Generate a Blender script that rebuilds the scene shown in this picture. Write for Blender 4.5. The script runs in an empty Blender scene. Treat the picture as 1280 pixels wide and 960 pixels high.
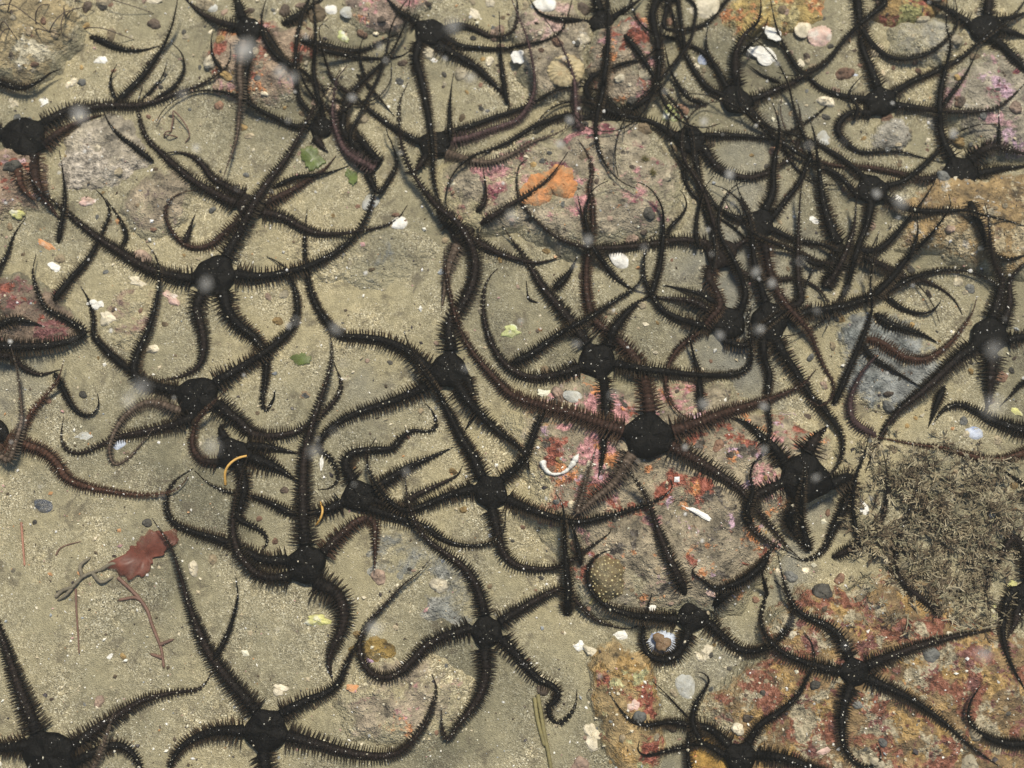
import bpy, math, random
import numpy as np
from mathutils import Vector
random.seed(7)
rng = np.random.default_rng(7)
R = math.radians
scene = bpy.context.scene
col = scene.collection

# ---------------------------------------------------------------- camera, sky, sun, exposure
DIST, TILT, HFOV = 0.50, R(13), R(45)
F = 640.0 / math.tan(HFOV / 2)               # focal length in photo pixels (1280 wide)
S = DIST / F                                 # metres per photo pixel at the picture centre
CAM = np.array([0.0, -DIST * math.sin(TILT), DIST * math.cos(TILT)])
cd = bpy.data.cameras.new('camera')
cam = bpy.data.objects.new('camera', cd)
col.objects.link(cam)
cam.location = CAM
cam.rotation_euler = (TILT, 0, 0)
cd.sensor_width = 36.0
cd.lens = 18.0 / math.tan(HFOV / 2)
cd.clip_start = 0.005
cd.clip_end = 50
cd.dof.use_dof = True
cd.dof.focus_distance = 0.478
cd.dof.aperture_fstop = 8
scene.camera = cam

w = bpy.data.worlds.new('World')
scene.world = w
w.use_nodes = True
nt = w.node_tree
sky = nt.nodes.new('ShaderNodeTexSky')
sky.sky_type = 'NISHITA'
sky.sun_disc = False
SUN_EL, SUN_AZ = R(64), R(20)                # azimuth from +Y (top of the picture) towards +X
sky.sun_elevation = SUN_EL
sky.sun_rotation = SUN_AZ
bg = nt.nodes['Background']
bg.inputs['Strength'].default_value = 0.095
nt.links.new(sky.outputs['Color'], bg.inputs['Color'])
sd = bpy.data.lights.new('sun', 'SUN')
sd.energy = 4.9
sd.angle = R(9)                              # sunlight spread by the rippled surface
sd.color = (1.0, 0.93, 0.78)
sun = bpy.data.objects.new('sun', sd)
col.objects.link(sun)
sun.location = (0.3, 0.5, 1.5)
d = Vector((math.sin(SUN_AZ) * math.cos(SUN_EL), math.cos(SUN_AZ) * math.cos(SUN_EL), math.sin(SUN_EL)))
sun.rotation_euler = d.to_track_quat('Z', 'Y').to_euler()
scene.cycles.max_bounces = 5
scene.cycles.diffuse_bounces = 3
scene.cycles.glossy_bounces = 2
scene.cycles.transmission_bounces = 2
scene.cycles.volume_bounces = 0
scene.view_settings.view_transform = 'Standard'
scene.view_settings.look = 'None'
scene.view_settings.exposure = -0.02
scene.view_settings.gamma = 1.0
scene.view_settings.use_curve_mapping = False

# ---------------------------------------------------------------- helpers
ct, st = math.cos(TILT), math.sin(TILT)
def G(px, py, h=0.0):
    """photo pixel -> point at height h (metres) on that line of sight; arrays allowed"""
    px = np.asarray(px, float); py = np.asarray(py, float)
    x = (px - 640) / F; y = (480 - py) / F
    dx, dy, dz = x, y * ct + st, y * st - ct
    t = (h - CAM[2]) / dz
    return np.stack(np.broadcast_arrays(CAM[0] + dx * t, CAM[1] + dy * t, np.asarray(h, float) + 0 * t), -1)
def SC(px, py):
    """metres per photo pixel near that pixel on the ground"""
    p = G(px, py)
    return np.linalg.norm(p - CAM, axis=-1) / F / np.sqrt(1 + ((px - 640) / F) ** 2 + ((480 - py) / F) ** 2)
def tag(o, label=None, cat=None, group=None, kind=None):
    if label: o['label'] = label
    if cat: o['category'] = cat
    if group: o['group'] = group
    if kind: o['kind'] = kind
    return o
def empty(name, loc):
    o = bpy.data.objects.new(name, None)
    o.empty_display_size = 0.005
    o.location = loc
    col.objects.link(o)
    return o
def mesh(name, V, polys, mat=None, parent=None, tint=None, smooth=True, loc=(0, 0, 0)):
    """V (n,3) in world metres; polys = list of int arrays (m,3) / (m,4)"""
    loc = np.asarray(loc, float)
    me = bpy.data.meshes.new(name)
    V = np.asarray(V, float) - loc
    polys = [np.asarray(p, np.int32) for p in polys if len(p)]
    me.vertices.add(len(V))
    me.vertices.foreach_set('co', V.astype(np.float32).ravel())
    li = np.concatenate([p.ravel() for p in polys])
    tot = np.concatenate([np.full(len(p), p.shape[1], np.int32) for p in polys])
    start = np.concatenate([[0], np.cumsum(tot)[:-1]]).astype(np.int32)
    me.loops.add(len(li)); me.loops.foreach_set('vertex_index', li)
    me.polygons.add(len(tot)); me.polygons.foreach_set('loop_start', start)
    me.polygons.foreach_set('loop_total', tot)
    me.polygons.foreach_set('use_smooth', np.full(len(tot), smooth))
    me.update(calc_edges=True)
    if tint is not None:
        a = me.attributes.new('tint', 'FLOAT_COLOR', 'POINT')
        t = np.ones((len(V), 4), np.float32); t[:, :3] = tint
        a.data.foreach_set('color', t.ravel())
    if mat: me.materials.append(mat)
    o = bpy.data.objects.new(name, me)
    o.location = loc
    col.objects.link(o)
    if parent is not None:
        o.parent = parent
        o.location = loc - np.array(parent.location)
    return o
def cat_(*parts):
    """join (V, [polys]) pieces into one"""
    Vs, P, n = [], [], 0
    for V, pl in parts:
        Vs.append(V)
        P += [np.asarray(p) + n for p in pl]
        n += len(V)
    return np.concatenate(Vs), P
def wob(x, y, s, k=0):
    """smooth pseudo noise, about -1..1; s = feature size in metres"""
    a = x / s + 13.1 * k; b = y / s - 7.7 * k
    return (np.sin(a * 1.3 + 1.7 * np.sin(b * 0.9 + k)) + np.sin(b * 1.7 + 1.3 * np.sin(a * 1.1 - k)) +
            np.sin(0.8 * a - 1.1 * b + 2.1 * k)) / 3

# ---------------------------------------------------------------- materials
def newmat(name):
    m = bpy.data.materials.new(name)
    m.use_nodes = True
    n = m.node_tree.nodes
    return m, n, m.node_tree.links, n['Principled BSDF']
def nnoise(n, l, scale, detail=6, rough=0.6, co=None, dist=0.0):
    t = n.new('ShaderNodeTexNoise')
    t.inputs['Scale'].default_value = scale
    t.inputs['Detail'].default_value = detail
    t.inputs['Roughness'].default_value = rough
    t.inputs['Distortion'].default_value = dist
    if co is not None: l.new(co, t.inputs['Vector'])
    return t.outputs['Fac']
def ramp(n, l, fac, stops, interp='LINEAR'):
    r = n.new('ShaderNodeValToRGB')
    r.color_ramp.interpolation = interp
    e = r.color_ramp.elements
    while len(e) < len(stops): e.new(0.5)
    for el, (p, c) in zip(e, stops):
        el.position = p
        el.color = (*c, 1) if len(c) == 3 else c
    l.new(fac, r.inputs['Fac'])
    return r.outputs['Color']
def mix(n, l, fac, a, b, mode='MIX'):
    m = n.new('ShaderNodeMix')
    m.data_type = 'RGBA'; m.blend_type = mode
    for s_, v in ((m.inputs[0], fac), (m.inputs[6], a), (m.inputs[7], b)):
        if isinstance(v, (int, float)): s_.default_value = v
        elif isinstance(v, tuple): s_.default_value = (*v, 1)
        else: l.new(v, s_)
    return m.outputs[2]
BW = lambda lo, hi: [(lo, (0, 0, 0)), (hi, (1, 1, 1))]
def objco(n, l, off=0.0):
    g = n.new('ShaderNodeNewGeometry')
    if not off: return g.outputs['Position']
    a = n.new('ShaderNodeVectorMath'); a.operation = 'ADD'
    a.inputs[1].default_value = (off, off * 1.7, 0)
    l.new(g.outputs['Position'], a.inputs[0])
    return a.outputs[0]
def bump(n, l, b, h, dist, strength=1.0):
    bp = n.new('ShaderNodeBump')
    bp.inputs['Distance'].default_value = dist
    bp.inputs['Strength'].default_value = strength
    l.new(h, bp.inputs['Height'])
    l.new(bp.outputs['Normal'], b.inputs['Normal'])
def sand_color(n, l, co):
    """grains: every cell of a fine Voronoi is one grain with its own colour"""
    v = n.new('ShaderNodeTexVoronoi'); v.inputs['Scale'].default_value = 2500
    l.new(co, v.inputs['Vector'])
    sep = n.new('ShaderNodeSeparateColor'); l.new(v.outputs['Color'], sep.inputs[0])
    g = ramp(n, l, sep.outputs[0], [(0, (.045, .04, .03)), (.15, (.19, .168, .12)), (.45, (.38, .335, .235)), (.80, (.52, .468, .335)),
                                    (.90, (.76, .70, .55)), (1.0, (.97, .94, .82))])
    v2 = n.new('ShaderNodeTexVoronoi'); v2.inputs['Scale'].default_value = 420
    l.new(co, v2.inputs['Vector'])
    s2 = n.new('ShaderNodeSeparateColor'); l.new(v2.outputs['Color'], s2.inputs[0])
    big = ramp(n, l, s2.outputs[1], [(0, (.30, .27, .22)), (.05, (.45, .42, .36)), (.055, (1, 1, 1)), (.95, (1, 1, 1)), (.955, (1.5, 1.45, 1.35))], 'CONSTANT')
    g = mix(n, l, 0.55, g, big, 'MULTIPLY')
    silt = nnoise(n, l, 42, 5, .6, co)
    g = mix(n, l, ramp(n, l, silt, [(.36, (.15, .15, .15)), (.60, (.92, .92, .92))]), g, (.345, .312, .212))          # fine silt fills between grains
    g = mix(n, l, .55, g, mix(n, l, 1.0, g, ramp(n, l, nnoise(n, l, 300, 3, .7, co), [(0.2, (.5, .5, .5)), (.8, (1.5, 1.5, 1.5))]), 'MULTIPLY'))
    tone = nnoise(n, l, 11, 4, .55, co)
    g = mix(n, l, 1.0, g, ramp(n, l, tone, [(.36, (.48, .485, .44)), (.48, (.88, .865, .78)), (.64, (1.16, 1.10, .93))]), 'MULTIPLY')
    spot = nnoise(n, l, 75, 4, .75, objco(n, l, 4.7), .4)
    g = mix(n, l, ramp(n, l, spot, [(.55, (0, 0, 0)), (.66, (.7, .7, .7))]), g, (.12, .10, .065))
    return g, v.outputs['Distance']
def mat_sand():
    m, n, l, b = newmat('sand')
    co = objco(n, l)
    g, dist = sand_color(n, l, co)
    # silted grey slate shows through the sand in soft-edged patches
    gs = nnoise(n, l, 9, 3, .5, objco(n, l, 3.3), .6)
    slate = ramp(n, l, nnoise(n, l, 260, 5, .7, co), [(.3, (.12, .125, .115)), (.6, (.24, .235, .20)), (.8, (.36, .34, .28))])
    g = mix(n, l, ramp(n, l, gs, [(.60, (0, 0, 0)), (.70, (.8, .8, .8))]), g, slate)
    l.new(g, b.inputs['Base Color'])
    b.inputs['Roughness'].default_value = .75
    h = mix(n, l, .5, nnoise(n, l, 520, 4, .7, co), dist)
    bump(n, l, b, h, .0010, .9)
    return m
def mat_rock(name, base, patches, silt=.45, off=0.0, scale=60, rough=.65, hgt=.006):
    """stone with crusts: patches = [(colour, threshold, noise scale)], silt = how far sand covers it, most of all low down"""
    m, n, l, b = newmat(name)
    co = objco(n, l, off)
    fine = nnoise(n, l, 420, 3, .75, co)
    mid = nnoise(n, l, 130, 5, .70, co, .15)
    c = ramp(n, l, mid, [(.34, tuple(.22 * v for v in base)), (.44, tuple(.70 * v for v in base)), (.54, tuple(1.1 * v for v in base)), (.66, tuple(min(1, 1.75 * v) for v in base))])
    for i, (pc, th, ps) in enumerate(patches):
        f = ramp(n, l, nnoise(n, l, ps * 1.35, 5, .66, objco(n, l, off + 1.3 * (i + 1)), .25), BW(th - .02, th + .025))
        pcol = ramp(n, l, fine, [(.36, tuple(.35 * v for v in pc)), (.50, pc), (.66, tuple(min(1, 1.6 * v + .06) for v in pc))])
        c = mix(n, l, f, c, pcol)
    sg, dist = sand_color(n, l, co)
    sn = nnoise(n, l, scale * 1.5, 5, .76, objco(n, l, off + 9.1), .5)
    z = n.new('ShaderNodeSeparateXYZ'); l.new(co, z.inputs[0])
    mr = n.new('ShaderNodeMapRange'); l.new(z.outputs['Z'], mr.inputs[0])
    mr.inputs[1].default_value = -.0005; mr.inputs[2].default_value = max(.0025, hgt * .75); mr.inputs[3].default_value = .34; mr.inputs[4].default_value = 0
    ad = n.new('ShaderNodeMath'); ad.operation = 'ADD'; l.new(sn, ad.inputs[0]); l.new(mr.outputs[0], ad.inputs[1])
    f = ramp(n, l, ad.outputs[0], BW(1 - silt + .03, 1 - silt + .16))
    c = mix(n, l, f, c, sg)
    l.new(c, b.inputs['Base Color'])
    b.inputs['Roughness'].default_value = rough
    h = mix(n, l, .5, fine, mid)
    bump(n, l, b, h, .0055, 1.0)
    return m
def mat_plain(name, c, var=.35, scale=300, rough=.5, trans=0.0, bmp=.0006, stripe=None, sub=0.0, dirt=0.0):
    m, n, l, b = newmat(name)
    co = objco(n, l)
    k = ramp(n, l, nnoise(n, l, scale, 5, .65, co), [(.25, tuple(v * (1 - var) for v in c)), (.5, c), (.78, tuple(min(1, v * (1 + var)) for v in c))])
    if stripe:
        k = mix(n, l, ramp(n, l, nnoise(n, l, scale * .45, 4, .6, co), BW(.52, .60)), k, stripe)
    if dirt: k = mix(n, l, ramp(n, l, nnoise(n, l, 170, 6, .7, objco(n, l, 5.5), .5), [(.46, (0, 0, 0)), (.66, (dirt,) * 3)]), k, (.30, .26, .16))
    l.new(k, b.inputs['Base Color'])
    b.inputs['Roughness'].default_value = rough
    if trans: b.inputs['Transmission Weight'].default_value = trans
    if sub:
        b.inputs['Subsurface Weight'].default_value = sub
        b.inputs['Subsurface Radius'].default_value = (.002, .0015, .001)
    bump(n, l, b, nnoise(n, l, scale * 1.6, 5, .7, co), bmp, .8)
    return m
def mat_tint(name, rough=.6, var=.35, scale=500, bmp=.0003, spec=.35, gloss=None):
    """colour comes from the piece itself (attribute tint), broken up by grain"""
    m, n, l, b = newmat(name)
    a = n.new('ShaderNodeAttribute'); a.attribute_name = 'tint'
    c = a.outputs['Color']
    if var:
        k = ramp(n, l, nnoise(n, l, scale, 2, .65, objco(n, l)), [(.30, (1 - var,) * 3), (.70, (1 + var,) * 3)])
        c = mix(n, l, 1.0, a.outputs['Color'], k, 'MULTIPLY')
    l.new(c, b.inputs['Base Color'])
    b.inputs['Roughness'].default_value = rough
    b.inputs['Specular IOR Level'].default_value = spec
    if bmp: bump(n, l, b, nnoise(n, l, scale * 1.5, 2, .7, objco(n, l)), bmp, .9)
    return m
M_SAND = mat_sand()
M_STAR = mat_tint('brittle_star_skin', .46, .5, 700, .0005, .06)
M_SPINE = mat_tint('brittle_star_spine', .5, 0, 900, 0, .07)
M_GRIT = mat_tint('shell_grit', .45, 0, 900, 0)

# ---------------------------------------------------------------- sea bed and rocks
PINK, RED, ORANGE, OCHRE = (.46, .215, .215), (.25, .065, .035), (.52, .21, .075), (.32, .20, .065)
LILAC, TAN, GREY, DARK, WINE = (.44, .29, .35), (.33, .28, .19), (.20, .20, .175), (.07, .055, .04), (.20, .05, .065)
# (name, label, category, outline in photo pixels, height in px, colours, patches, silt, pattern scale)
ROCKS = [
("boulder","flat boulder crusted pink, red and tan under the big central star","rock","640,560 648,500 700,470 780,462 860,470 930,490 990,515 1040,540 1050,590 1000,640 985,690 950,735 900,762 840,775 780,772 735,745 700,690 650,640",22,(.29,.24,.16),[(PINK,.575,30),(RED,.55,42),(ORANGE,.585,60),(LILAC,.635,80),(DARK,.60,90)],.44,60),
("rock","rust coloured mottled rock filling the lower right corner","rock","872,880 905,835 950,800 985,745 1050,722 1130,720 1200,745 1260,780 1320,800 1350,900 1330,1010 1200,1040 1050,1035 930,1010 880,950",26,(.225,.15,.07),[(OCHRE,.54,70),((.20,.07,.035),.53,60),((.33,.28,.18),.55,90),((.16,.06,.045),.59,110)],.38,75),
("rock","tan rock with the orange sponge and dark red blotches at upper centre","rock","528,225 560,195 620,182 690,172 730,150 790,150 835,168 858,205 862,250 845,285 800,312 740,330 690,318 640,300 590,290 550,270",20,(.31,.26,.18),[(WINE,.57,45),(PINK,.585,34),(DARK,.63,90),(ORANGE,.66,60)],.52,55),
("rock","ochre rock with pale worm marks at the right edge","rock","1110,285 1125,245 1165,220 1215,225 1270,215 1340,220 1350,300 1330,345 1270,350 1225,332 1170,318 1130,315",16,(.28,.19,.085),[((.36,.29,.17),.54,60),((.44,.39,.31),.62,110),((.16,.10,.05),.60,80)],.44,70),
("stone","lilac and pink crusted stone at the upper right edge","rock","1165,95 1205,72 1260,62 1330,70 1340,150 1310,200 1250,205 1205,190 1175,150",15,(.31,.27,.20),[((.40,.23,.24),.555,36),(LILAC,.56,40),(WINE,.62,60)],.48,55),
("stone","orange and green striped stone at the top edge","rock","1082,28 1095,5 1120,-18 1165,-18 1185,5 1160,26 1125,34",14,(.34,.22,.08),[(RED,.52,90),((.30,.28,.10),.56,60)],.25,70),
("stone","smooth grey stone with a dark pit under the striped stone","rock","1105,38 1150,27 1190,28 1205,55 1185,78 1140,84 1105,72",10,(.30,.28,.22),[((.20,.18,.14),.62,90)],.55,60),
("stone","smooth pale fan-shaped stone at upper left","rock","78,235 72,200 90,165 130,140 165,150 190,185 192,205 172,222 140,238 110,246",9,(.36,.31,.23),[((.44,.38,.30),.55,30),((.29,.26,.21),.60,45)],.30,40),
("rock","mottled yellowish stone in the top left corner","rock","-60,-40 20,-50 85,-30 108,10 100,60 80,90 50,108 0,106 -50,100",22,(.33,.26,.14),[(DARK,.58,55),((.45,.40,.28),.56,45)],.45,60),
("rock","dark red rock at the left edge under folded arms","rock","-60,350 0,345 60,358 95,385 108,415 80,438 20,442 -50,440",12,(.19,.135,.095),[(RED,.56,80),((.17,.06,.055),.58,60)],.46,70),
("rock","reddish rock at the left edge above the yellow speck","rock","-60,190 0,185 45,195 72,230 70,258 30,268 -50,270",13,(.24,.17,.115),[(RED,.56,80),((.38,.25,.25),.60,70)],.46,70),
("rock","rock with red crust and rusty face near the top left","rock","252,70 275,35 320,22 360,30 400,38 402,60 378,85 372,118 345,140 310,135 270,125",14,(.30,.22,.15),[(RED,.555,55),((.40,.22,.21),.575,45),(ORANGE,.60,50)],.46,60),
("rock","rock with pink and white crust near the top edge","rock","425,10 450,-20 500,-25 535,0 520,28 480,40 445,35",10,(.27,.20,.15),[(PINK,.53,50),(ORANGE,.57,60)],.42,60),
("stone","pink crusted stone between the two top stars","rock","735,60 770,22 800,15 818,50 832,100 815,135 775,140 745,125 730,95",16,(.29,.235,.165),[((.40,.20,.20),.545,40),(RED,.55,55),(ORANGE,.61,60)],.46,55),
("stone","salmon flecked low rock at the bottom left of centre","rock","412,868 440,835 500,818 560,822 598,850 590,890 550,925 490,935 435,920",10,(.32,.26,.18),[(PINK,.60,45),(ORANGE,.62,55),(DARK,.66,110)],.55,50),
("rock","ochre and rusty lumpy rock left of the translucent shell","rock","742,812 770,798 810,812 820,850 822,900 838,945 815,975 775,965 750,900 735,850",13,(.34,.24,.11),[(OCHRE,.52,35),(RED,.57,50),((.42,.40,.20),.60,55)],.36,60),
("stone","ochre lump beside the bottom star","rock","862,940 878,920 905,925 925,950 920,985 880,990 862,965",14,(.42,.25,.06),[(ORANGE,.56,70)],.15,70),
("pebble","half buried ochre pebble beside the curled arm","rock","432,812 455,794 480,793 503,812 492,828 455,832",7,(.27,.18,.05),[((.16,.12,.05),.56,90)],.18,70),
("rock","grey slate slab silted over at centre left","rock","345,305 390,285 440,300 500,290 560,310 545,340 500,352 430,345 380,350",4,GREY,[((.15,.16,.155),.54,60)],.56,40),
("rock","grey slate slab under the lower middle star","rock","440,690 490,655 545,670 590,700 605,760 590,800 540,815 480,800 440,760",5,GREY,[((.27,.265,.23),.53,50)],.42,40),
("rock","bluish grey slab under the right-hand tangle","rock","1050,400 1090,385 1150,410 1180,440 1165,490 1110,520 1065,500 1050,450",7,(.21,.215,.20),[((.14,.15,.14),.56,60)],.36,45),
("stone","purplish brown stone left of the white pebble row","rock","128,395 140,365 165,350 195,360 200,395 180,430 150,438",6,(.22,.13,.10),[((.30,.20,.16),.55,60)],.48,60),
("stone","tan stone with brown blotches above the long left arm","rock","150,250 175,225 215,205 245,222 235,260 205,300 175,300",9,(.31,.25,.17),[((.17,.12,.10),.58,60)],.50,50),
("stone","tan stone behind the white shells at the top","rock","905,20 925,-15 990,-25 1030,-5 1035,25 1000,35 950,40 925,60",12,(.36,.26,.09),[(ORANGE,.55,40),((.40,.33,.15),.55,50)],.30,60),
("stone","brown blotched stone under the spotted sea squirt","rock","715,745 722,705 750,685 800,690 830,730 825,765 780,772 740,770",10,(.28,.24,.17),[(DARK,.56,60),((.30,.26,.08),.60,50)],.50,60),
("stone","pale stone under the thick downward arm","rock","640,20 690,-5 730,10 735,60 720,110 680,130 655,100 648,60",10,(.35,.29,.20),[((.45,.30,.26),.58,45),((.5,.46,.38),.62,70)],.45,55),
("stone","pale grey stone among the arms at upper right","rock","1085,190 1095,158 1125,148 1140,165 1130,190",9,(.34,.31,.25),[],.45,60),
]
def outline_r(poly, th):
    """radius of a star-shaped outline (in metres about its middle) at angles th, rounded off"""
    c = poly.mean(0)
    q = poly - c
    a = np.unwrap(np.arctan2(q[:, 1], q[:, 0]))
    if a[-1] < a[0]: a = a[::-1]; q = q[::-1]
    o = np.argsort(np.mod(a, 2 * np.pi)); a = np.mod(a, 2 * np.pi)[o]; r = np.linalg.norm(q, axis=1)[o]
    a3 = np.concatenate([a - 2 * np.pi, a, a + 2 * np.pi]); r3 = np.tile(r, 3)
    return c, np.interp(np.mod(th, 2 * np.pi), a3, r3)
class Rock:
    def __init__(s, poly_px, hpx, seed, flat=4.5):
        P = np.array([tuple(map(float, t.split(','))) for t in poly_px.split()])
        s.poly = G(P[:, 0], P[:, 1])[:, :2]
        s.th = np.linspace(0, 2 * np.pi, 121)[:-1]
        s.c, s.r = outline_r(s.poly, s.th)
        s.r = s.r * (1 + .05 * np.sin(5 * s.th + seed) + .035 * np.sin(11 * s.th + 2 * seed) + .02 * np.sin(23 * s.th + seed) + .012 * np.sin(41 * s.th + 3 * seed))
        s.h, s.k, s.flat = hpx * S * (1.5 if hpx > 8 else 1.15), seed, flat
    def height(s, x, y):
        dx, dy = x - s.c[0], y - s.c[1]
        th = np.mod(np.arctan2(dy, dx), 2 * np.pi)
        rr = np.interp(th, np.append(s.th, 2 * np.pi), np.append(s.r, s.r[0]))
        rho = np.hypot(dx, dy) / rr
        body = s.h * (1 - np.clip(rho, 0, 1.15) ** s.flat)
        n = s.h * (.20 * wob(x, y, .012, s.k) + .12 * wob(x, y, .005, s.k + 2)) + (.0008 * wob(x, y, .0036, s.k + 3) + .0006 * wob(x, y, .0017, s.k + 4)) * min(1, s.h / .003)
        z = body + n * np.clip(1.25 - rho, 0, 1)
        return np.where(rho < 1.15, z - .0006, -1.0)
def sand_h(x, y):
    return .0022 * wob(x, y, .05, 1) + .0010 * wob(x, y, .017, 2) + .00035 * wob(x, y, .006, 5)
rocks = [Rock(t[3], t[4], i + 1) for i, t in enumerate(ROCKS)]
def ground(x, y):
    z = sand_h(x, y)
    for r_ in rocks:
        m_ = np.hypot(x - r_.c[0], y - r_.c[1]) < r_.r.max() * 1.2
        if np.any(m_): z[m_] = np.maximum(z[m_], r_.height(x[m_], y[m_]))
    return z
def axis_pts(lo, hi, step, far):
    core = np.arange(lo, hi, step)
    g = [step * 1.35 ** i for i in range(1, 26)]
    a = np.cumsum(g); a = a[a < far]
    return np.concatenate([lo - a[::-1], core, core[-1] + a])
gx, gy = axis_pts(-.27, .27, .0011, 1.6), axis_pts(-.20, .25, .0011, 1.6)
X, Y = np.meshgrid(gx, gy)
Z = sand_h(X, Y) + .00022 * wob(X, Y, .0021, 8)
nx, ny = len(gx), len(gy)
idx = np.arange(nx * ny).reshape(ny, nx)
quads = np.stack([idx[:-1, :-1], idx[:-1, 1:], idx[1:, 1:], idx[1:, :-1]], -1).reshape(-1, 4)
o = mesh('seabed', np.stack([X, Y, Z], -1).reshape(-1, 3), [quads], M_SAND)
tag(o, 'pale sandy sea bed of mixed grains and silt', 'sea bed', kind='structure')
def polar_mesh(rk, zf, nr=22):
    nt_ = len(rk.th)
    rho = np.concatenate([np.linspace(.06, .8, nr - 8), np.linspace(.84, 1.14, 8)])
    x = rk.c[0] + rho[:, None] * rk.r[None] * np.cos(rk.th)[None]
    y = rk.c[1] + rho[:, None] * rk.r[None] * np.sin(rk.th)[None]
    z = zf(x, y)
    V = np.concatenate([np.stack([x, y, z], -1).reshape(-1, 3), [[rk.c[0], rk.c[1], float(zf(rk.c[0], rk.c[1]))]]])
    # a floor ring under it closes the stone
    xb = rk.c[0] + 1.0 * rk.r * np.cos(rk.th); yb = rk.c[1] + rk.r * np.sin(rk.th)
    V = np.concatenate([V, np.stack([xb, yb, np.full(nt_, -.012)], -1), [[rk.c[0], rk.c[1], -.014]]])
    I = np.arange(len(rho) * nt_).reshape(len(rho), nt_); J = np.roll(I, -1, 1)
    q = np.stack([I[:-1], I[1:], J[1:], J[:-1]], -1).reshape(-1, 4)
    cidx = len(rho) * nt_
    t = np.stack([np.full(nt_, cidx), I[0], J[0]], -1)
    b0 = cidx + 1 + np.arange(nt_); b1 = np.roll(b0, -1)
    qb = np.stack([I[-1], b0, b1, J[-1]], -1)
    tb = np.stack([np.full(nt_, cidx + 1 + nt_), b1, b0], -1)
    return V, [q, t, qb, tb]
for i, t in enumerate(ROCKS):
    rk = rocks[i]
    V, P = polar_mesh(rk, rk.height, 56 if i < 4 else 26)
    m_ = mat_rock('rock_crust_%d' % i, t[5], t[6], t[7], i * 2.37, t[8], hgt=rk.h)
    loc = (rk.c[0], rk.c[1], 0)
    tag(mesh(t[0], V, P, m_, loc=loc), t[1], t[2], 'rocks and stones lying in the sand')

# ---------------------------------------------------------------- height map of what lies on the bed
HX0, HY0, HR = -.30, -.26, .0005
HN = (int(.62 / HR), int(.60 / HR))
xs = HX0 + HR * np.arange(HN[0]); ys = HY0 + HR * np.arange(HN[1])
HX, HY = np.meshgrid(xs, ys, indexing='ij')
HM = ground(HX, HY)
GROUND = HM.copy()
def hq(x, y, A=None):
    A = HM if A is None else A
    i = np.clip(((x - HX0) / HR + .5).astype(int), 0, HN[0] - 1)
    j = np.clip(((y - HY0) / HR + .5).astype(int), 0, HN[1] - 1)
    return A[i, j]
def stamp(x, y, z, r):
    """raise the map to the top of balls of radius r at x, y, z"""
    k = int(np.max(r) / HR) + 1
    o_ = np.arange(-k, k + 1)
    A, B = np.meshgrid(o_, o_, indexing='ij')
    i = ((x - HX0) / HR + .5).astype(int)[:, None] + A.ravel()[None]
    j = ((y - HY0) / HR + .5).astype(int)[:, None] + B.ravel()[None]
    d2 = ((A * HR) ** 2 + (B * HR) ** 2).ravel()[None]
    top = z[:, None] + np.sqrt(np.clip(r[:, None] ** 2 - d2, 0, None))
    ok = (d2 <= r[:, None] ** 2) & (i >= 0) & (j >= 0) & (i < HN[0]) & (j < HN[1])
    np.maximum.at(HM, (i[ok], j[ok]), top[ok])
def gpt(px, py):
    """photo pixel -> point on the bare ground or rock there"""
    px = np.asarray(px, float); py = np.asarray(py, float)
    h = 0.0 * px
    for _ in range(4):
        p = G(px, py, h)
        h = hq(p[..., 0], p[..., 1], GROUND)
    return G(px, py, h)
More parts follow.
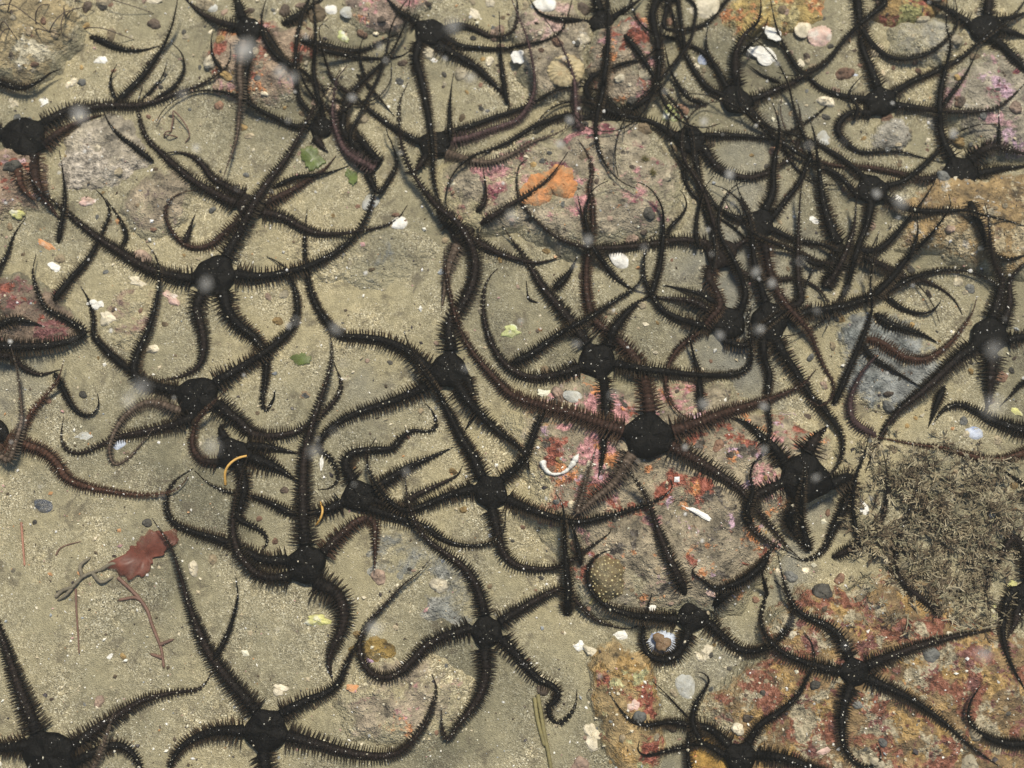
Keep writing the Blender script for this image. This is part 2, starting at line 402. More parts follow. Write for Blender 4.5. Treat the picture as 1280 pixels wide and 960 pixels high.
# ---------------------------------------------------------------- brittle stars
# each: (label, disc x, disc y, disc radius, tint, [(arm width, path from disc to tip, options)])
# x, y are photo pixels; they are turned into places on the sea bed or on what lies there
STARS = [
("large brown-black brittle star sprawled over the pink crusted boulder at the centre", 810,545,37,'b',[
 (17,"776,535 752,530 715,517 677,507 640,494 618,472 592,442 575,412 565,380 558,345 555,312",{'y':3}),
 (17,"845,540 877,527 910,515 945,504 975,494 1003,480 1020,462",{'y':2}),
 (17,"812,515 808,485 800,458 782,434 760,415 742,398 734,370 733,340 736,310 741,285 740,255 737,236 740,214 734,191 722,174",{'y':1}),
 (17,"845,562 870,575 900,594 925,612 945,636 965,660 985,684 1000,698",{'y':1}),
 (16,"788,575 768,603 745,622 722,640 727,622 732,600 740,577 746,555",{'y':2,'l':25,'t':'g'})]),
("black brittle star on sand, one arm hooked up left of the grey slab", 561,462,30,'k',[
 (16,"535,460 520,447 505,436 480,426 455,422 430,420 415,410 400,390 389,365 383,335 381,305 382,280 384,262",{}),
 (16,"563,432 562,405 578,382 592,350 592,315 573,280 546,257 520,223 504,190 499,156 500,128 510,103",{'y':2,'l':40,'t':'d'}),
 (16,"535,475 520,490 482,505 445,517 420,530 404,545 398,562 410,570 420,585 422,600 412,610 398,612",{}),
 (15,"574,484 584,500 596,514 612,530 630,545 645,556 658,572 662,592",{}),
 (11,"585,478 592,500 591,520 580,540",{'y':0})]),
("black brittle star with a speckled disc left of the curved white worm tube", 613,615,27,'k',[
 (15,"603,595 590,570 575,545 560,515 547,490 530,465 515,440 505,415",{'y':2,'l':20}),
 (14,"638,628 670,640 697,648 718,653 745,649 772,642 805,632 830,620 840,609 839,601",{'y':2}),
 (14,"590,612 557,621 530,632 505,638 485,624 470,605 460,585 460,565 470,547",{'y':2,'l':25}),
 (14,"618,640 622,665 628,690 645,706 670,711 692,710 715,700 740,682 760,668 764,661",{}),
 (12,"630,598 648,582 660,562 668,540 678,518 692,500 708,487",{'y':0})]),
("black brittle star tangled between the white splinter and the folded brown arm", 447,620,26,'k',[
 (14,"440,598 432,582 440,567 465,562 490,560 503,546 516,538 533,539 545,533 541,515 530,503",{}),
 (14,"470,612 488,598 512,583 540,571 566,559",{'y':0}),
 (12,"472,628 498,634 518,620 545,607 570,595 578,583",{'y':0}),
 (14,"470,640 505,650 532,660 550,672 570,680 595,682 618,676 630,660 632,642",{}),
 (14,"428,628 400,640 368,642 345,632 320,622 287,615 262,605 244,589",{})]),
("big black brittle star with one thick arm reaching straight up past the white splinter", 383,706,31,'k',[
 (18,"380,675 379,640 379,600 382,562 392,525 402,495 410,470 415,440 412,414",{'y':3,'l':15}),
 (15,"404,692 425,670 450,650 467,652 469,680 468,715",{'y':3,'l':12,'t':'b'}),
 (21,"398,728 420,742 430,765 427,788 416,810 411,830 416,850",{}),
 (16,"352,702 330,700 308,690 285,678 262,671 237,663 216,652 208,635 210,615 222,598 241,586",{}),
 (15,"360,722 335,722 315,712 298,690 291,660 294,625 303,590 310,570",{'y':2,'t':'d'})]),
("small black brittle star alone on sand with a curled left arm near the ochre pebble", 608,790,25,'k',[
 (14,"604,765 600,745 590,722 575,705 557,692 535,675 520,655 511,630 507,605 506,588",{'y':2,'l':20}),
 (13,"628,775 645,765 667,752 688,741 703,736 714,744 726,758 742,773 765,782 785,786 798,782",{'y':0}),
 (15,"628,800 642,815 657,833 673,849 690,857 698,868 692,878 685,884 688,897 699,904 713,893 720,878 721,863",{}),
 (16,"604,815 607,840 601,867 586,890 570,910 560,925 553,910 552,885",{'l':8}),
 (14,"583,787 557,795 533,807 516,825 500,840 482,847 464,841 452,824 450,802 460,780 480,757 505,730 522,717 537,700",{'l':10})]),
("black brittle star at the bottom edge with a reddish arm tip over the red seaweed", 332,914,34,'k',[
 (17,"318,888 302,868 282,845 264,820 250,793 236,755 225,718 213,683 190,648",{'y':2,'l':22,'t':'d'}),
 (15,"352,892 380,877 408,866 424,852 434,828 446,805 455,785",{'y':2}),
 (18,"362,922 395,930 432,940 470,945 497,941 515,926 533,902 543,875 545,858 540,843",{}),
 (17,"330,945 335,975 330,1010 318,1040",{}),
 (17,"300,912 270,914 240,925 222,940 212,962 215,990",{})]),
("large black brittle star cut off by the bottom left corner", 60,946,41,'k',[
 (19,"46,908 28,870 14,830 2,795 -10,765 -25,740",{}),
 (17,"98,930 120,912 150,892 180,875 215,866 245,862 258,852 265,838",{'y':1}),
 (15,"100,948 125,937 150,932 168,945 176,965 172,990",{'y':0}),
 (11,"85,975 105,975 122,948 133,920 139,900 144,888",{'y':3,'l':25,'t':'g'}),
 (17,"25,930 0,935 -30,930 -60,940",{})]),
("black brittle star above the blue and white limpet with arms curled round it", 866,770,25,'k',[
 (16,"860,748 847,720 832,688 820,655 808,622 793,598 777,577",{'y':3,'l':22}),
 (15,"888,757 905,745 925,728 945,712 962,690 975,675",{}),
 (15,"888,781 908,800 925,812 945,814 960,808 974,797 986,784 991,766 986,745 968,725",{}),
 (15,"858,795 853,808 843,820 828,825 812,819 804,802 805,780 810,758 815,742",{'y':2,'l':10}),
 (14,"845,775 815,772 790,769 768,762 750,752 738,736 734,718 739,702 752,691 766,687",{'y':2})]),
("brittle star with a tall domed black disc left of the bushy seaweed turf", 1008,598,39,'k',[
 (21,"1011,566 1014,553 1021,546 1030,537 1037,529",{'y':3,'l':30}),
 (17,"985,582 970,563 952,545 930,527 912,522",{}),
 (17,"1040,605 1058,597 1066,602 1062,618 1053,640 1040,665 1027,690 1005,700 985,694",{'y':2}),
 (15,"998,632 985,650 995,670 1012,690",{'y':1}),
 (15,"975,608 960,612 945,620 935,637 938,657 952,672 970,682 985,690",{'y':2})]),
("black brittle star spread flat on the rust coloured rock at lower right", 1068,840,22,'k',[
 (15,"1062,822 1052,800 1035,783 1010,772 995,760 985,742 978,720 972,692",{'y':2,'l':15}),
 (15,"1088,832 1122,817 1160,804 1200,794 1230,789 1250,785",{}),
 (15,"1092,852 1125,867 1155,885 1185,907 1212,932 1248,957",{}),
 (15,"1060,862 1054,885 1052,910 1056,935 1068,952 1085,960 1098,953 1101,942 1096,930",{}),
 (14,"1045,838 1018,832 985,820 967,806 955,790 951,770 957,745 958,722",{'y':1})]),
("black brittle star at the bottom edge beside the ochre lump", 926,948,25,'k',[
 (15,"906,930 888,912 862,906 835,903 812,906 793,903 778,890 768,876 762,866",{'y':2}),
 (11,"937,924 950,906 975,890 997,869 1010,845 1018,828 1015,805 1005,790",{'y':3}),
 (16,"948,942 980,948 1010,957 1040,968 1070,985",{}),
 (10,"902,942 880,930 860,932 832,939 808,944 798,938 799,926",{}),
 (11,"914,972 895,985 870,980 861,955 860,930 863,903 846,882 831,866 816,852",{'y':1})]),
("black brittle star at the right edge between the blue chip and the smooth bubble", 1236,420,30,'k',[
 (15,"1241,392 1249,370 1252,350 1243,330 1238,305 1236,275 1231,254",{'y':2,'l':20}),
 (13,"1256,398 1262,378 1262,352 1270,340 1290,322",{}),
 (14,"1262,428 1290,420 1320,424",{}),
 (20,"1240,450 1238,475 1236,500 1231,516",{'y':1,'t':'d'}),
 (17,"1212,436 1195,450 1172,472 1150,492 1125,512 1107,535 1093,562 1082,590",{'y':2})]),
("black brittle star right of the grey patch at upper right with a tall thin arm", 1199,217,28,'k',[
 (15,"1176,222 1155,224 1130,218 1103,212",{'t':'b'}),
 (18,"1216,193 1237,184 1262,187 1292,196",{'y':2,'t':'d'}),
 (14,"1224,219 1248,212 1292,206",{}),
 (15,"1206,242 1216,262 1228,290 1237,312 1250,322 1266,324 1290,315",{'y':1}),
 (14,"1190,194 1178,172 1175,145 1176,115 1183,82 1188,55 1183,32 1184,-5",{'y':2,'l':45})]),
("black brittle star below the round grey stone at upper right, arms fanned wide", 1101,127,25,'k',[
 (14,"1120,116 1138,103 1162,93 1185,82 1206,69 1222,54",{}),
 (15,"1095,105 1088,85 1078,58 1076,28 1072,-5",{'y':1}),
 (13,"1124,131 1148,135 1172,138 1200,140 1228,139 1248,134 1266,120 1285,100",{}),
 (13,"1080,124 1055,120 1030,112 1012,98",{}),
 (13,"1086,144 1062,142 1047,160 1058,178 1078,190 1120,189 1150,196 1178,203",{'y':1})]),
("blurred black brittle star in the top right corner", 1230,36,25,'k',[
 (15,"1234,14 1238,-12 1240,-40",{}),
 (15,"1248,52 1268,72 1290,95 1310,110",{}),
 (13,"1252,36 1270,42 1292,50",{}),
 (12,"1248,22 1265,22 1292,12",{}),
 (14,"1207,30 1190,16 1168,5 1148,-6",{})]),
("black brittle star under the white shell cluster at top right, thick arm bent upward", 920,125,24,'k',[
 (16,"920,105 919,80 922,60 932,42 946,29 951,12 950,-8",{'y':2,'l':30}),
 (13,"942,124 970,113 990,104 1008,92 1025,82 1040,68 1056,50 1066,35",{'y':1}),
 (13,"938,138 950,150 962,162",{}),
 (13,"905,108 898,90 889,76 878,65 866,58",{}),
 (12,"898,118 884,109 869,90 859,72",{})]),
("black brittle star at the right end of the sponge covered rock", 862,173,24,'k',[
 (12,"884,171 910,169 940,171 970,173 987,165 1006,154 1025,140 1038,126 1040,112",{}),
 (15,"880,186 896,208 915,218 935,222 955,218 972,208 987,198 996,182 1001,163 1000,140 995,123",{}),
 (13,"870,195 873,218 877,243",{}),
 (9,"856,196 855,220 863,238 876,252",{}),
 (16,"842,168 825,158 805,150 785,146",{})]),
("black brittle star right of the sponge covered rock with arms stretched straight up", 948,279,24,'k',[
 (14,"960,259 966,240 967,214 970,190 974,166 971,144 965,128",{'y':2,'l':35}),
 (12,"968,264 984,248 998,230 1006,213 1012,196 1009,180 1002,163",{'y':2,'l':30}),
 (13,"926,275 910,268 893,256 884,242",{}),
 (15,"954,302 960,330 970,360 982,380 997,397 1012,416 1022,440 1032,462 1042,480 1039,497 1025,507 1008,498",{'y':3,'t':'b'}),
 (13,"970,290 995,300 1025,305 1050,315",{})]),
("brittle star whose long left arm trails past the thick white shell to the orange sponge", 901,316,26,'d',[
 (14,"876,303 852,300 815,305 780,309 745,310 720,306 697,297 677,282 662,267 650,250 646,228 649,208 659,198",{'y':1}),
 (16,"888,336 886,348 895,364 900,382 890,396",{'t':'b','y':1}),
 (13,"918,332 930,342 946,346",{}),
 (11,"896,292 890,272 884,252",{}),
 (12,"922,305 938,298 955,300 975,305",{})]),
("black brittle star at the heart of the right-hand tangle, arms combing left", 912,405,27,'k',[
 (14,"888,410 865,404 845,397 828,387 817,372 808,355 805,340 806,318 812,303 822,288",{'y':2,'l':15}),
 (15,"888,392 868,378 845,374 825,372 810,366",{'y':1}),
 (11,"900,380 880,370 855,362 828,356",{}),
 (14,"904,430 914,436 930,432 942,420",{'y':1}),
 (13,"930,385 932,368 928,352",{})]),
("glossy black brittle star in the right-hand tangle with a thick comb arm pointing right", 961,402,31,'k',[
 (19,"990,397 1012,390 1040,386 1065,380 1088,372",{'y':2}),
 (20,"968,430 982,447 996,467 1010,490",{'y':1}),
 (15,"952,430 955,448 962,468 960,486",{}),
 (15,"955,374 950,355 945,336",{}),
 (12,"985,385 1000,378 998,350 997,322 998,290 1000,250 1004,215",{'y':3,'l':25})]),
("black brittle star in the middle under crossing arms, below the thick white shell", 746,450,29,'k',[
 (16,"732,428 718,408 700,385 677,357 658,325 640,300 628,282",{'y':1}),
 (14,"772,456 800,461 835,465 870,469 910,469 930,463 939,450 938,425 935,400 940,383 955,372",{'y':3}),
 (14,"720,460 695,469 665,472 640,462 622,443 609,415 604,385 606,360 613,345 622,336",{'y':1}),
 (14,"762,430 766,415 778,398 795,380 815,368",{}),
 (14,"755,476 758,505 756,535 754,565 748,598",{'y':0})]),
("black brittle star half hidden at right, one broad arm leaning up to the left", 1052,322,23,'k',[
 (18,"1046,302 1040,290 1031,261 1026,232 1022,199 1018,169 1011,146",{'y':3,'l':30}),
 (14,"1040,345 1032,358 1042,345 1053,325 1062,302 1068,280 1070,255 1072,235",{'y':4,'l':20,'t':'d'}),
 (12,"1032,330 1018,330 1005,322",{}),
 (15,"1072,318 1098,330 1124,345 1152,350 1175,360 1193,375 1203,393",{}),
 (13,"1072,312 1085,314 1100,311 1115,298 1132,278 1148,258 1161,240 1171,222",{'y':2,'l':25})]),
("black brittle star left of the ochre rock, one arm crossing the rock to the edge", 1090,236,25,'k',[
 (14,"1074,242 1062,232 1050,221 1027,208 1003,195 977,178",{}),
 (13,"1110,250 1130,260 1155,264 1180,264 1208,263 1230,269 1256,275 1285,283",{'y':2}),
 (16,"1088,258 1084,280 1076,300",{}),
 (13,"1074,218 1055,200 1030,184 1018,178",{}),
 (13,"1112,230 1130,226 1146,214",{})]),
("black brittle star on the left with a long arm running to the upper left edge", 267,343,33,'k',[
 (16,"238,350 215,345 190,338 170,328 150,315 125,299 100,280 75,258 52,240 40,225",{'y':2}),
 (18,"288,318 300,290 315,260 330,235 345,215 360,195 374,170 384,150 398,128 415,104 425,88",{'y':2,'l':15}),
 (16,"298,346 325,346 357,341 390,331 420,315 440,298 453,280 463,258 469,232 468,210",{'y':1,'l':12}),
 (17,"279,371 285,388 298,406 318,422 332,445 332,475 328,500 332,513 340,503 343,490",{}),
 (15,"249,370 246,385 251,405 255,430 250,455 232,468 210,474 188,475",{'t':'d'})]),
("brown-black brittle star left of the bright green weed, arms fanned to both sides", 313,258,22,'d',[
 (15,"332,266 357,273 378,285 400,292 428,292 453,288 476,283 496,274 509,257",{}),
 (14,"330,255 345,248 368,236 388,223 406,211 420,195",{'t':'b','y':1}),
 (16,"292,252 265,240 240,225 220,208 200,190 183,172 175,150 173,128 178,108",{'y':1}),
 (14,"300,240 285,234 265,222 255,208 240,195 220,190 205,192",{}),
 (13,"300,276 282,290 263,306 240,309 222,298 210,280 207,262 215,248 230,240 245,238",{'t':'b'})]),
("speckled black brittle star at the upper left edge with a long arm pointing right", 28,170,35,'k',[
 (17,"60,148 85,138 110,135 140,132 172,132 200,125 225,115 250,106 275,91 287,75 288,55",{'y':1}),
 (15,"55,180 75,165 105,150 130,143",{'t':'b'}),
 (19,"46,200 44,218 50,238 62,257 76,276",{'t':'b'}),
 (17,"24,205 24,222 32,240 46,252",{'t':'r'}),
 (17,"-5,165 -30,160 -60,150",{})]),
("dark brittle star behind the pale floating blob at top left, pale brown arm hanging down", 311,36,21,'k',[
 (13,"292,34 272,27 250,15 228,-6",{}),
 (14,"300,17 294,-8 290,-30",{}),
 (14,"304,58 300,90 301,115 299,145 295,175 285,205 278,225",{'y':3,'l':15,'t':'g'}),
 (12,"314,58 308,90 307,115 313,128 325,138 345,147 370,157",{}),
 (13,"333,36 345,60 358,77 372,85",{})]),
("black brittle star at top centre with a thick arm pointing straight down", 537,39,24,'k',[
 (13,"518,27 500,15 480,-6",{}),
 (11,"559,34 575,31 595,37 612,45 630,45 643,35 647,15 646,-6",{}),
 (11,"556,48 575,57 600,60 630,61 656,56 682,50 700,40 708,25 716,-4",{}),
 (15,"550,58 572,70 595,84 613,101 628,116 636,130 634,142",{'y':1}),
 (18,"522,58 520,75 526,97 533,130 538,160",{'y':1})]),
("black brittle star with a white disc fleck and purplish arm arching up right", 542,180,24,'k',[
 (13,"563,178 585,172 618,161 646,150 661,131 668,110 666,80 658,45 647,18 638,-5",{'y':4,'l':35,'t':'p'}),
 (14,"562,167 590,157 620,146 640,140",{}),
 (14,"560,192 585,200 610,203 635,195 665,178 695,167 715,155",{'t':'g','y':1}),
 (13,"520,178 505,168 492,160",{}),
 (13,"530,201 520,212 505,216",{'t':'d'})]),
("black brittle star along the upper rim of the sponge covered rock", 757,144,27,'k',[
 (11,"738,165 724,160 720,131 718,103 711,79 701,55 690,36 679,21",{'y':3,'l':40,'t':'p'}),
 (11,"754,118 755,100 758,80 760,55 761,25",{'y':3,'l':30}),
 (13,"783,140 800,130 815,116 821,100 828,80 827,50 822,20",{'y':1,'l':20}),
 (14,"738,125 732,112 740,97 752,90",{}),
 (14,"732,150 712,144 690,149 665,160 640,175",{})]),
("black brittle star at the top edge beside the pink crusted stone", 752,28,20,'k',[
 (16,"750,10 745,-8 744,-30",{}),
 (13,"769,20 785,10 805,-4",{}),
 (13,"768,38 782,46 796,62 808,80 819,98",{}),
 (15,"756,48 758,72 756,96",{}),
 (10,"733,30 715,25 690,22 672,14 660,-6",{})]),
("black brittle star on the left with a comb arm rising right", 246,494,33,'k',[
 (16,"272,478 300,460 325,445 347,428 365,410 372,388 369,362 360,340 348,328 334,321",{'y':2}),
 (16,"276,508 298,526 320,544 357,543 382,533 407,513 422,495 426,478 417,452",{'t':'d','y':1}),
 (15,"214,490 185,480 168,465 173,440 186,410 195,378 199,345 195,322 185,307",{'y':3,'l':15}),
 (12,"224,518 190,503 165,513 147,533 137,560 143,580 160,573 178,553 190,538",{'t':'g','y':3}),
 (14,"238,526 215,532 180,540 150,546 125,557 102,566 85,563 77,550 77,537 79,524",{'y':1})]),
("dark brittle star under a brown arched arm left of the yellow thread", 290,566,25,'k',[
 (11,"268,580 252,575 241,558 243,535 255,515 272,498 285,485",{'t':'b','y':3,'l':20}),
 (18,"312,572 335,580 355,590 372,602",{}),
 (14,"312,556 340,560 374,567",{}),
 (13,"300,589 306,610 300,635 298,648 312,656 328,665 334,678 325,690",{}),
 (12,"278,545 276,535 285,528",{})]),
("black brittle star at the left edge with a reddish brown arm reaching across bare sand", -6,540,22,'k',[
 (14,"15,552 35,557 55,565 72,580 83,597 107,608 150,616 182,619 213,615 228,605 235,595",{'t':'r','l':6}),
 (13,"5,570 25,540 38,518 55,497 72,475 80,450",{'t':'r','y':3,'l':15}),
 (10,"-2,565 10,575 20,552 27,525 26,500 22,465 14,435",{'t':'g','y':4,'l':20}),
 (14,"-28,545 -50,560",{}),(14,"-15,520 -30,495",{})]),
("folded black brittle star at the left edge over the dark red rock", -28,428,24,'k',[
 (15,"-4,433 25,434 60,432 85,427 105,417 95,406 75,395 58,385 48,367 41,342 45,318",{'y':1,'l':10}),
 (13,"-8,412 15,400 35,402 55,408",{}),
 (12,"-15,400 -8,350 8,320 18,293 32,272",{}),
 (11,"-6,445 15,447 30,460 50,468 75,462",{}),
 (13,"-50,430 -70,425",{})]),
("brown-black brittle star wedged left of the crusted rock below the orange sponge", 577,290,21,'d',[
 (13,"592,285 612,273 638,256 660,243 678,230 694,213 710,190",{'y':2,'l':10,'t':'d'}),
 (13,"598,303 620,315 640,322 665,328 685,326 702,320",{}),
 (16,"570,308 562,330 556,360 552,388",{'t':'g','y':0}),
 (10,"588,272 604,255 607,235 604,213",{'y':2,'l':10}),
 (14,"558,282 550,268 548,250",{})]),
("dark brittle star buried in the tangle left of the thick downward arm, tips pointing up", 458,200,20,'k',[
 (14,"470,216 450,213 435,192 422,168 416,145 417,120 422,98 434,82",{'y':4,'l':30,'t':'p'}),
 (16,"478,205 466,192 452,176 438,160",{'y':2}),
 (14,"448,182 430,165 430,142 431,130 443,112 460,95 476,80 490,64 502,40 509,20 513,-6",{'y':3,'l':15}),
 (9,"446,187 438,168 450,143 460,121 472,98 475,90",{'y':5,'l':25}),
 (10,"462,222 472,240 487,224 496,203 490,180 484,166 482,145",{'y':4,'l':20})]),
("dark brittle star among blurred upright arms right of the rusty pebble", 402,160,18,'k',[
 (10,"392,146 384,150 376,126 371,105 369,79 371,50",{'y':4,'l':15}),
 (10,"402,140 396,112 392,84 394,60",{'y':2,'l':12}),
 (9,"418,150 440,125 425,108 414,95 406,74 401,54 399,36 404,30 411,35",{'y':3,'l':30}),
 (15,"396,172 402,182 410,190",{}),
 (13,"384,158 370,158 350,150",{})]),
("black brittle star in the right edge shadow beside the yellow crust", 1290,745,26,'k',[
 (15,"1284,718 1280,690 1268,672 1250,695 1237,718 1232,745 1237,770",{'y':2}),
 (12,"1265,735 1258,752 1254,775 1255,802 1265,832 1285,868",{'y':2}),
 (14,"1272,762 1268,780 1260,797",{'t':'d'}),
 (14,"1310,760 1330,780",{}),(14,"1310,730 1330,715",{})]),
("black brittle star off the right edge with arms over the bluish shell", 1308,534,22,'k',[
 (16,"1286,542 1246,528 1222,515 1200,506 1180,512 1166,530",{'y':1}),
 (12,"1292,552 1288,562 1262,572 1238,575 1210,569 1182,560 1155,557 1130,553 1105,548 1086,545",{'t':'r','y':2}),
 (10,"1294,515 1284,478 1262,496 1250,508",{}),
 (14,"1330,540 1350,545",{}),(14,"1320,515 1335,500",{})]),
("black brittle star off the lower right edge, one arm tip bent upward", 1322,935,22,'k',[
 (13,"1298,932 1265,930 1240,925 1222,913 1211,898 1213,878 1225,857",{'l':12}),
 (14,"1325,910 1330,890",{}),(14,"1340,940 1360,945",{}),(14,"1325,958 1330,980",{}),(14,"1305,950 1290,975",{})]),
("brittle star at the top edge with a looping arm under the striped orange stone", 1072,-22,22,'k',[
 (14,"1073,0 1078,35 1095,60 1118,73 1145,72 1165,64 1181,52 1194,36 1197,20 1193,-6",{'y':1}),
 (14,"1092,-10 1106,2 1090,18 1075,30",{}),
 (13,"1050,-25 1030,-35",{}),(13,"1070,-45 1066,-65",{}),(13,"1092,-35 1110,-50",{})]),
("dark brittle star at the top edge left of the white shells, arms hanging down", 838,-15,22,'k',[
 (16,"820,-4 816,15 818,35 821,48",{'y':1}),
 (11,"834,8 830,30 840,38 862,36 880,31 893,20 907,2",{}),
 (8,"850,4 853,37 855,60 845,76 833,90",{'y':3}),
 (7,"858,-2 869,8 868,30 863,50 852,68 838,85",{'y':3}),
 (13,"840,-40 842,-60",{})]),
]
